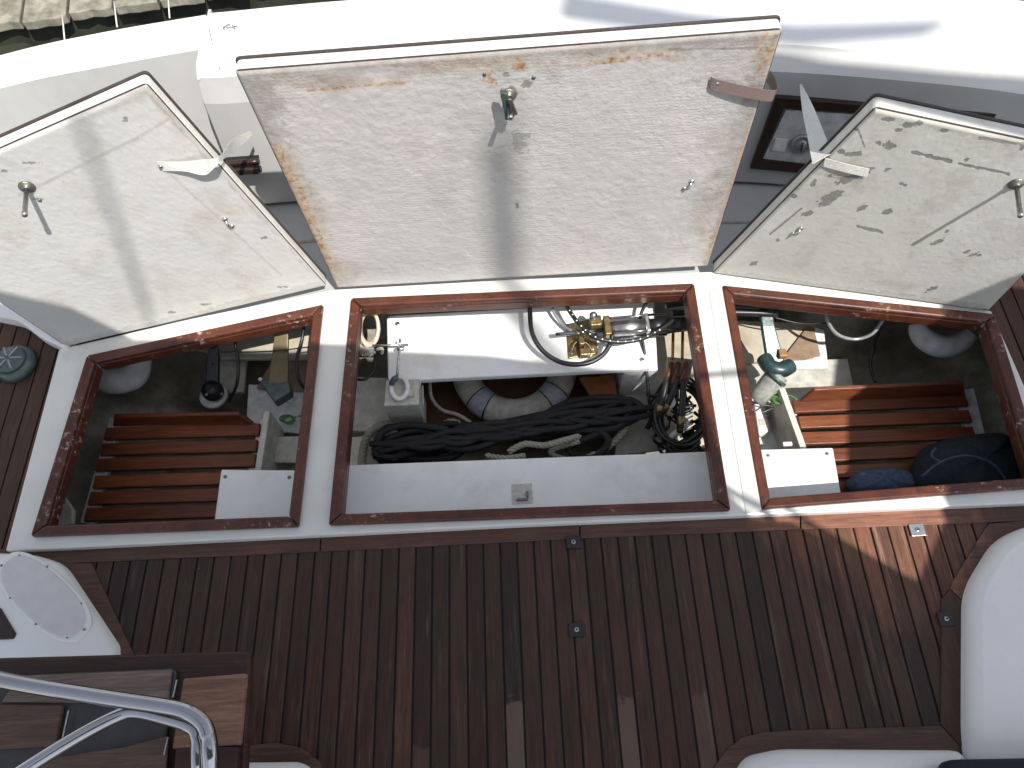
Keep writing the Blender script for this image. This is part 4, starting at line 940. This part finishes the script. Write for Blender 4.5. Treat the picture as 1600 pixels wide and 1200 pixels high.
# left locker contents
board([(300, 543), (350, 525), (505, 488), (492, 560), (345, 560)], -.33, .02, 'liner_board', PLY, 'sunlit worn plywood strip under the aft edge of the left hatch', 'board')
board([(425, 562), (510, 560), (505, 612), (400, 606)], -.37, .02, 'liner_board', BRNTAPE, 'brown stained board behind the bronze fitting in the left locker', 'board')
board([(342, 562), (385, 560), (380, 612), (340, 612)], -.38, .02, 'liner_board', OLDW, 'greyish board beside the black lever', 'board')
board([(388, 600), (500, 606), (492, 680), (408, 670), (385, 650)], -.40, .02, 'liner_board', WHITE, 'pale liner board under the green cord in the left locker', 'board')
board([(405, 683), (500, 680), (495, 724), (410, 722)], -.36, .03, 'liner_board', OLDW, 'pale cross piece above the left corner shelf', 'board')
# black lever
bl = empty('black_lever', P(335, 600, -.4)); tag(bl, 'black rudder lever standing in the left locker', 'lever')
def bar(pairs, th, name, m, parent, bev=.004):
    Lp = [P(*a) for a, b in pairs]; Rp = [P(*b) for a, b in pairs]; mb = MB(); n = len(pairs)
    vs = []
    for a, b in zip(Lp, Rp): vs += [a, b, b - Vector((0, 0, th)), a - Vector((0, 0, th))]
    mb.add(vs, [[4 * i + k, 4 * i + (k + 1) % 4, 4 * i + 4 + (k + 1) % 4, 4 * i + 4 + k] for i in range(n - 1) for k in range(4)] + [[0, 1, 2, 3], [4 * n - 4 + k for k in (3, 2, 1, 0)]])
    return build(mb, name, m, parent, bevel=bev)
bar([((330, 537, -.2), (336, 536, -.2)), ((325, 543, -.2), (341, 542, -.2)), ((322, 570, -.24), (341, 570, -.24)), ((320, 600, -.28), (341, 600, -.28))], .02, 'arm', BLACKP, bl)
build(MB().lathe([(.035, 0), (.04, .02), (.036, .04), (.02, .055), (.012, .06)], P(336, 613, -.32), (0, -.2, 1), 22), 'hub', BLACKP, bl)
build(MB().lathe([(.052, 0), (.052, .012), (.04, .016)], P(335, 620, -.36), (0, 0, 1), 24), 'flange', WHITE, bl)
for u, v in ((323, 617), (347, 616), (332, 545), (329, 570)): build(MB().lathe([(.005, 0), (.005, .004)], P(u, v, -.27 if v > 600 else -.2 if v < 560 else -.235), (0, 0, 1), 8), 'bolt', STEEL, bl)
hose([(366, 518, -.1), (368, 540, -.12), (372, 565, -.15), (370, 600, -.2), (358, 628, -.3)], .006, BLACKR, 'dark cable arching down beside the black lever', 'cable', cat='cable')
hose([(476, 500, -.1), (472, 530, -.12), (464, 560, -.16), (466, 590, -.2), (476, 608, -.25)], .006, BLACKR, 'dark cable near the right side of the left locker', 'cable', cat='cable')
hose([(340, 550, -.13), (420, 549, -.13), (500, 540, -.13)], .0025, BLACKR, 'thin taut wire crossing the left locker', 'wire', cat='wire')
# bronze fitting in the left locker
bf = empty('rudder_fitting', P(440, 600, -.3)); tag(bf, 'flat arm with a grey green head hanging in the left locker', 'fitting')
bar([((428, 505, -.1), (450, 504, -.1)), ((428, 525, -.12), (450, 524, -.12)), ((424, 560, -.16), (450, 560, -.16)), ((418, 600, -.2), (450, 598, -.2))], .014, 'arm', simple('olive_brown_metal', (.16, .12, .06), .5, .3, dirt=(.05, .05, .04)), bf)
build(MB().prism([P(403, 594, -.2), P(430, 588, -.2), P(452, 596, -.2), P(454, 612, -.2), P(428, 628, -.2)], (0, 0, -.05)), 'head', TEALG, bf, bevel=.008, segs=3)
build(MB().lathe([(.007, 0), (.007, .005)], P(407, 593, -.2), (0, 0, 1), 10), 'bolt', CREAM, bf)
def greenrope(cu, cv, z, label):
    mb = MB()
    for k in range(4):
        mb.tube([P(cu + (11 - k) * math.cos(t) + k * 1.5, cv + 5.5 * math.sin(t) + k, z + .005 * k) for t in [i * math.pi / 4 for i in range(8)]], .0028, 6, closed=True, sub=4)
    mb.tube([P(cu + 8, cv, z), P(cu + 22, cv - 4, z), P(cu + 34, cv + 3, z)], .0028, 6)
    o = build(mb, 'green_cord', GREENR); tag(o, label, 'cord')
greenrope(448, 654, -.36, 'small green cord knot in the left locker')
hose([(444, 626, -.3), (455, 630, -.3), (466, 620, -.3), (468, 640, -.33), (464, 652, -.34)], .0022, STEEL, 'thin curled grey wire above the green cord in the left locker', 'wire', cat='wire')
# folded white bags
def bag(l, z0, z1, name, m, label, cat, wr=.012, seed=1):
    pts_ = pix(l, z0); c_ = sum(pts_, Vector()) / len(pts_); ring = smooth(pts_, 5, True); n = len(ring); mb = MB(); vs = []; K = 7; r_ = random.Random(seed)
    ph = [r_.random() * 6 for _ in range(6)]
    for k in range(K):
        t = k / (K - 1); s = math.cos(t * math.pi / 2) ** .6; zz = z0 + (z1 - z0) * math.sin(t * math.pi / 2)
        for j, p in enumerate(ring):
            q_ = c_ + (p - c_) * max(s, .02); a_ = 2 * math.pi * j / n
            q_ = Vector((q_.x, q_.y, zz + wr * (math.sin(3 * a_ + ph[0] + 3 * t) + .6 * math.sin(7 * a_ + ph[1] - 5 * t) + .4 * math.sin(12 * a_ + ph[2])) * s * t * 1.6)); vs.append(q_)
    mb.add(vs, [[k * n + j, k * n + (j + 1) % n, (k + 1) * n + (j + 1) % n, (k + 1) * n + j] for k in range(K - 1) for j in range(n)] + [list(range(n))], True)
    o = build(mb, name, m); tag(o, label, cat); s_ = o.modifiers.new('sub', 'SUBSURF'); s_.levels = 1; s_.render_levels = 1; return o
mb = MB().tube([P(138, 560, -.22), P(150, 588, -.22), P(180, 596, -.22), (P(208, 588, -.22)), P(218, 566, -.2), P(222, 548, -.2)], lambda t: .03 + .018 * math.sin(t * 3.1), 16)
o = build(mb, 'vent_hose', CLOTH); tag(o, 'fat white bent duct in the aft corner of the left locker', 'duct')
mb = MB().tube([P(1432, 505, -.18), P(1440, 525, -.2), P(1465, 540, -.22), P(1495, 538, -.22), P(1518, 522, -.2)], lambda t: .026 + .016 * math.sin(t * 3.1), 16)
o = build(mb, 'vent_hose', CLOTH); tag(o, 'fat white bent duct in the aft corner of the right locker', 'duct')
bag([(1316, 760), (1340, 738), (1385, 734), (1422, 742), (1430, 765), (1400, 776), (1340, 778)], -.28, -.22, 'blue_bag', BLUEF, 'small faded blue bag on the grate beside the corner shelf', 'bag', .006, 3)
bag([(1420, 770), (1425, 712), (1480, 690), (1550, 686), (1590, 720), (1610, 790), (1500, 800)], -.28, -.14, 'dark_bag', BLUED, 'large dark teal bag on the right end of the locker grate', 'bag', .008, 5)
ds = bpy.data.objects['dark_bag']
t_ = build(MB().tube([P(1440, 745, -.13), P(1470, 722, -.115), P(1510, 712, -.11), P(1550, 724, -.115), P(1572, 750, -.13)], .004, 6).tube([P(1470, 722, -.115), P(1455, 712, -.125), P(1462, 700, -.14)], .004, 6), 'drawstring', BLUEF); t_.parent = ds; t_.location = t_.location - ds.location
for nm_, ls_ in (('corner_shelf', ((352, 745), (452, 746))), ('corner_shelf.001', ((1200, 712), (1292, 709)))):
    so_ = bpy.data.objects[nm_]
    for u, v in ls_:
        q_ = build(MB().lathe([(.006, 0), (.006, .0015), (.003, .002)], P(u, v, -.13), (0, 0, 1), 12), 'screw', TARN); q_.parent = so_; q_.location = q_.location - so_.location
# right locker contents
board([(1140, 500), (1275, 505), (1272, 562), (1150, 566)], -.34, .02, 'plywood_sheet', PLY, 'sunlit bare plywood sheet behind the teal arm', 'plywood sheet')
board([(1252, 502), (1288, 516), (1295, 575), (1240, 575), (1240, 560), (1250, 562)], -.345, .02, 'plywood_trim', WHITE, 'white border panel beside the brown paper patch', 'board')
board([(1232, 548), (1262, 510), (1272, 512), (1282, 556), (1258, 562), (1222, 562)], -.33, .004, 'brown_patch', BRNTAPE, 'brown paper patch folded on the plywood in the right locker', 'patch', bev=.001)
board([(1150, 566), (1325, 560), (1335, 610), (1170, 660)], -.37, .02, 'liner_board', OLDW, 'pale grey liner board under the teal elbow', 'board')
board([(1165, 610), (1240, 600), (1255, 720), (1180, 722)], -.40, .02, 'liner_board', WHITE, 'grey white floor panel below the green cord in the right locker', 'board')
ta = empty('steering_linkage', P(1210, 570, -.3)); tag(ta, 'dark teal arm with an elbow and clear sleeve in the right locker', 'arm')
bar([((1186, 476, -.1), (1206, 476, -.1)), ((1190, 510, -.13), (1212, 510, -.13)), ((1196, 548, -.17), (1222, 548, -.17)), ((1196, 580, -.2), (1230, 576, -.2))], .02, 'arm', TEAL, ta, .006)
build(MB().tube([P(1194, 560, -.19), P(1204, 574, -.18), P(1222, 578, -.18), P(1234, 572, -.19)], .028, 16), 'elbow', TEAL, ta)
build(MB().tube([P(1216, 584, -.2), P(1180, 626, -.26)], lambda t: .04 - .006 * t, 18, sub=4), 'sleeve', simple('clear_sleeve', (.3, .31, .28), .18, scale=60, dirt=(.1, .1, .08)), ta)
build(MB().tube([P(1214, 588, -.2), P(1210, 592, -.207)], .044, 20, sub=2), 'clamp', TEALG, ta)
obox(P(1222, 553, -.17), (.014, 0, 0), (0, .016, 0), (0, 0, .012), 'knuckle', simple('ochre_metal', (.3, .17, .07), .5), .004, ta)
greenrope(1212, 622, -.26, 'bright green cord loop beside the cream board in the right locker')
hose([(1190, 610, -.24), (1204, 616, -.26), (1186, 630, -.26), (1208, 636, -.28), (1190, 645, -.3)], .0025, STEEL, 'tangle of fine grey wire above the white socket', 'wire', cat='wire')
so = empty('cable_box', P(1190, 660, -.38)); tag(so, 'long white cable box beside the rim in the right locker', 'cable box')
build(MB().slab(rounded([P(1178, 628, -.35), P(1194, 632, -.35), P(1204, 672, -.35), P(1186, 682, -.35)], .015), -.35, .035), 'case', WHITE, so, bevel=.006)
build(MB().slab([P(1185, 655, -.348), P(1196, 653, -.348), P(1198, 663, -.348), P(1187, 665, -.348)], -.3485, .003), 'socket', OLDW, so)
obox(P(1230, 694, -.22), (.016, 0, 0), (0, .007, 0), (0, 0, .006), 'hinge', WHITE, .002, so)
hose([(1293, 478, -.12), (1293, 500, -.14), (1308, 522, -.18), (1335, 530, -.2), (1362, 522, -.18), (1380, 500, -.14)], .0065, PLATEG, 'grey hose hanging in an arc in the right locker')
hose([(1375, 510, -.2), (1365, 540, -.3), (1360, 570, -.34), (1368, 598, -.36)], .006, BLACKP, 'black taped cable on the right locker liner', 'cable', cat='cable')
hose([(1210, 496, -.14), (1250, 505, -.15), (1290, 505, -.17)], .003, BLACKR, 'thin black wire crossing behind the teal arm', 'wire', cat='wire')

# ================================================================ TABLE AND HANDRAIL
TZ = .42
tb = empty('cockpit_table', P(200, 1110, 0)); tag(tb, 'dark teak table with weathered leaves at the lower left', 'table')
def tboard(l, z, th, m, name, bev=.004): return build(MB().prism([P(u, v, z) for u, v in l], (0, 0, -th)), name, m, tb, bevel=bev)
tboard([(-160, 1032), (384, 1017), (391, 1024), (378, 1330), (-160, 1330)], TZ - .022, .03, TEAKT, 'top_frame', .006)
tboard([(0, 1056), (268, 1044), (276, 1050), (262, 1128), (240, 1330), (-120, 1330), (-120, 1062)], TZ - .010, .0115, simple('dark_leaf', (.045, .04, .042), .35, scale=25), 'inset_leaf')
tboard([(30, 1056), (268, 1046), (262, 1098), (0, 1098)], TZ, .0095, TEAKG, 'leaf')
tboard([(286, 1060), (384, 1052), (374, 1164), (268, 1170)], TZ, .0215, teak('brown_weathered_teak', (.24, .145, .1), (.27, .165, .11), 'x', .65, worn=(.42, .32, .22), wornamt=.7), 'leaf')
tboard([(-100, 1100), (98, 1102), (86, 1166), (-100, 1176)], TZ + .003, .012, teak('reddish_weathered_teak', (.12, .075, .06), (.14, .09, .07), 'x', .65, wornamt=.4), 'leaf')
tboard([(190, 1168), (262, 1150), (246, 1330), (60, 1330), (60, 1186)], TZ + .003, .012, bpy.data.materials['reddish_weathered_teak'], 'leaf')
tboard([(274, 1168), (372, 1166), (364, 1330), (262, 1330)], TZ, .0215, TEAKT, 'leaf')
for a, b in (((276, 1062), (270, 1090)), ((107, 1110), (95, 1165)), ((262, 1152), (256, 1180))):
    A_, B_ = P(*a, TZ + .006), P(*b, TZ + .006); d_ = (B_ - A_); s_ = Vector((-d_.y, d_.x, 0)).normalized() * .0016
    build(MB().prism([A_ - s_, B_ - s_, B_ + s_, A_ + s_], (0, 0, -.005)), 'metal_strip', STEEL, tb)
pc = P(150, 1150, TZ); build(MB().lathe([(.09, 0), (.03, .02), (.03, TZ - .12)], (pc.x, pc.y, .05), (0, 0, 1), 20), 'pedestal', GEL, tb)
hz = .62
hr = empty('handrail', P(250, 1120, hz)); tag(hr, 'polished stainless steel grab rail curving over the table', 'handrail')
def hpz(l, z): return [P(u, v, z) for u, v in l]
def zdrop(l): return [P(*q) for q in l]
build(MB().tube(zdrop([(-180, 1020, hz), (0, 1062, hz), (150, 1088, hz), (250, 1103, hz), (290, 1112, hz), (315, 1128, hz), (325, 1150, hz), (329, 1190, hz), (331, 1320, hz - .1)]), .0150, 20, sub=10), 'upper_tube', CHROME, hr)
build(MB().tube(zdrop([(-60, 1268, hz - .05), (30, 1208, hz - .05), (120, 1152, hz - .05), (185, 1118, hz - .05), (215, 1112, hz - .05), (260, 1122, hz - .05), (296, 1134, hz - .05), (308, 1150, hz - .05), (310, 1200, hz - .05), (311, 1320, hz - .15)]), .0138, 20, sub=10), 'lower_tube', CHROME, hr)

# ================================================================ DOCK
dk = -.35
def dp(u, v): return P(u, v, dk)
for k, q in enumerate([[(-60, -40), (200, -46), (170, 22), (78, 33), (10, 30)], [(172, 22), (200, -46), (300, -50), (258, 8), (230, 18)], [(258, 8), (300, -50), (420, -50), (335, -8)]]):
    pass
dock = empty('dock', dp(100, -60)); tag(dock, 'weathered wooden dock edge at the upper left corner', 'dock')
dirx = (dp(252, 4) - dp(60, 34)).normalized(); diry = Vector((-dirx.y, dirx.x, 0))
o0 = dp(22, 33)
for k in range(14):
    wdt = .22 if k else .19
    a = o0 + dirx * (k * .235 - .9) - diry * random.uniform(0, .02)
    m = MB(); steps = 5; top = []
    for i in range(steps): top.append(a + dirx * wdt * i / (steps - 1) + diry * random.uniform(-.01, .01))
    top += [a + dirx * wdt + diry * 1.6, a + diry * 1.6]
    m.prism(top, (0, 0, -.05)); build(m, 'deck_board', DOCKW, dock, bevel=.006)
build(MB().prism([o0 - dirx * 1 + diry * .04 - Vector((0, 0, .055)), o0 + dirx * 2.4 + diry * .04 - Vector((0, 0, .055)), o0 + dirx * 2.4 + diry * .12 - Vector((0, 0, .055)), o0 - dirx * 1 + diry * .12 - Vector((0, 0, .055))], (0, 0, -.3)), 'stringer', DARKW, dock, bevel=.01)
for k in (-.6, .5, 1.7):
    c = o0 + dirx * k + diry * .3; build(MB().lathe([(.13, 0), (.13, 1.1)], (c.x, c.y, -1.52), (0, 0, 1), 16), 'piling', DARKW, dock)
# tyre fender and mooring lines
tc = P(-18, 38, -.45); tf = MB()
n1 = Vector((.8, -.5, .35)).normalized(); u1 = n1.orthogonal().normalized(); v1 = n1.cross(u1)
tf.tube([tc + (u1 * math.cos(t) + v1 * math.sin(t)) * .2 for t in [i * math.pi / 6 for i in range(12)]], .07, 16, closed=True, sub=4)
o = build(tf, 'tyre_fender', BLACKR); tag(o, 'black tyre fender at the far upper left by the dock', 'tyre fender')
wires = [((97, 36), (101, 62), 'thin white line hanging over the dark gap nearest the tyre'), ((178, 16), (183, 42), 'thin white line hanging in the middle of the dark gap'), ((262, 2), (265, 28), 'thin white line hanging over the dark gap nearest the middle lid')]
for a, b, l in wires: 
    o = build(MB().tube([P(a[0], a[1] - 14, -.1), P(*b, -.1)], .0035, 6, sub=2), 'hanging_line', STRAPW); tag(o, l, 'line', 'thin lines beside the dock')
o = board([(25, 60), (70, 78), (-20, 110), (-30, 60)], -.5, .04, 'dock_brace', DARKW, 'dark wooden brace beside the tyre fender', 'brace')

# ================================================================ unseen shapes added overhead to shade the stern and cockpit
AZ = 2.45
def up(p, z=2.45): p = Vector(p); return p + SUN * ((z - p.z) / SUN.z)
LP = lambda u, v: PL(u, v, lA, ln)
edge = [up(LP(-40, 440)), up(LP(0, 455)), up(LP(110, 480)), up(P(210, 530, .035)), up(P(360, 533, .035)), up(P(520, 537, .03)), up(P(610, 548, BZ)), up(P(760, 555, BZ)), up(P(900, 572, BZ)), up(P(1015, 583, BZ)),
        up(P(1100, 628, .05)), up(P(1122, 700, .05)), up(P(1142, 770, .05)), up(P(1170, 808, .0)), up(P(1235, 815, .0)), up(P(1300, 845, .0)), up(P(1432, 906, .0))]
edge2 = [up(P(1434, 906, 0)), up(P(1476, 812, 0)), up(P(1480, 770, .05)), up(P(1470, 600, .05)), up(P(1476, 482, .05)), up(PL(1600, 425, rA, rn_)), up(PL(1700, 395, rA, rn_))]
poly = [(p.x, p.y) for p in edge]
sx_, sy_ = -SUN.x / SUN.z * (3 - AZ), -SUN.y / SUN.z * (3 - AZ)   # shift of the outer corners for this height

apex = poly[-1]
e2 = [(p.x, p.y) for p in edge2]
A1 = [(-1.25 + sx_, poly[0][1])] + poly + [(apex[0], -1.85 + sy_), (-1.25 + sx_, -1.85 + sy_)]
aw = empty('shade_panels', (0, -1, AZ)); tag(aw, 'unseen grey panels added overhead to shade the cockpit', 'occluder')  # unseen panels added overhead, edges cut to the shade they should cast
build(MB().slab(A1, AZ, .012), 'main_shade_panel', SHADE_GREY, aw)
A2 = [(apex[0] + .004, -1.85 + sy_)] + [(apex[0] + .004, e2[0][1])] + e2[1:] + [(3.0 + sx_, e2[-1][1] - .1), (3.0 + sx_, -1.85 + sy_)]
build(MB().slab(A2, AZ, .012), 'side_panel', SHADE_GREY, aw)
for x in (-1.2 + sx_, 2.95 + sx_):
    for y in (-1.8 + sy_,): build(MB().tube([(x, y, 0), (x, y, AZ)], .016, 10, sub=2), 'pole', ALU, aw)  # poles of the added shade panels
def q2(x, y, z=3.6): return Vector((x, y, 0)) + SUN * (z / SUN.z)
sl = [q2(*p) for p in [(.57, 1.68), (.63, 1.85), (1.1, 1.70), (2.2, 1.36), (2.3, 1.88), (1.48, 2.115), (.62, 2.285), (.36, 2.02)]]
bm_ = MB().prism(sl, (0, 0, -.05)); o = build(bm_, 'coaming_shade', SHADE_GREY); tag(o, 'unseen flat grey slab added overhead to shade the right coaming', 'blocker')  # flat slab added out of view to keep sun off the right coaming
sl = [q2(*p, 9.5) for p in [(.02, 2.47), (.4, 2.36), (.8, 2.28), (1.2, 2.3), (1.3, 2.37), (.8, 2.38), (.45, 2.47), (.05, 2.6)]]
o = build(MB().prism(sl, (0, 0, -.05)), 'stern_shade', SHADE_GREY); tag(o, 'flat grey slab added unseen high overhead to dim the middle of the stern', 'shade slab')  # second unseen slab, added for the soft dim band on the stern cap
# unseen mast and stays, placed along the sun to cast shadow streaks
m0 = PL(778, 225, cA, cn); top = m0 + SUN * 13
mt = empty('shadow_mast', (top.x, top.y, -1.4)); tag(mt, 'tall alloy mast with stays added out of view to cast shadow streaks on the stern', 'shadow_mast')
build(MB().tube([(top.x, top.y, -1.4), (top.x, top.y, top.z)], .036, 14, sub=2), 'pole', ALU, mt)  # unseen mast pole, added to cast a shadow streak
def shadow_stay(p, q, r_, l=9): build(MB().tube([p + SUN * l, q + SUN * (l - 1.5)], r_, 8, sub=2), 'shadow_stay', STEEL, mt)
shadow_stay(PL(100, 120, lA, ln), PL(235, 500, lA, ln), .011)
shadow_stay(P(1060, 590, .03), P(1230, 575, .03), .012, 4)
shadow_stay(P(1090, 735, .03), P(1215, 812, .03), .012, 4)
shadow_stay(P(1215, 790, 0), P(1405, 900, 0) , .011, 3.6)
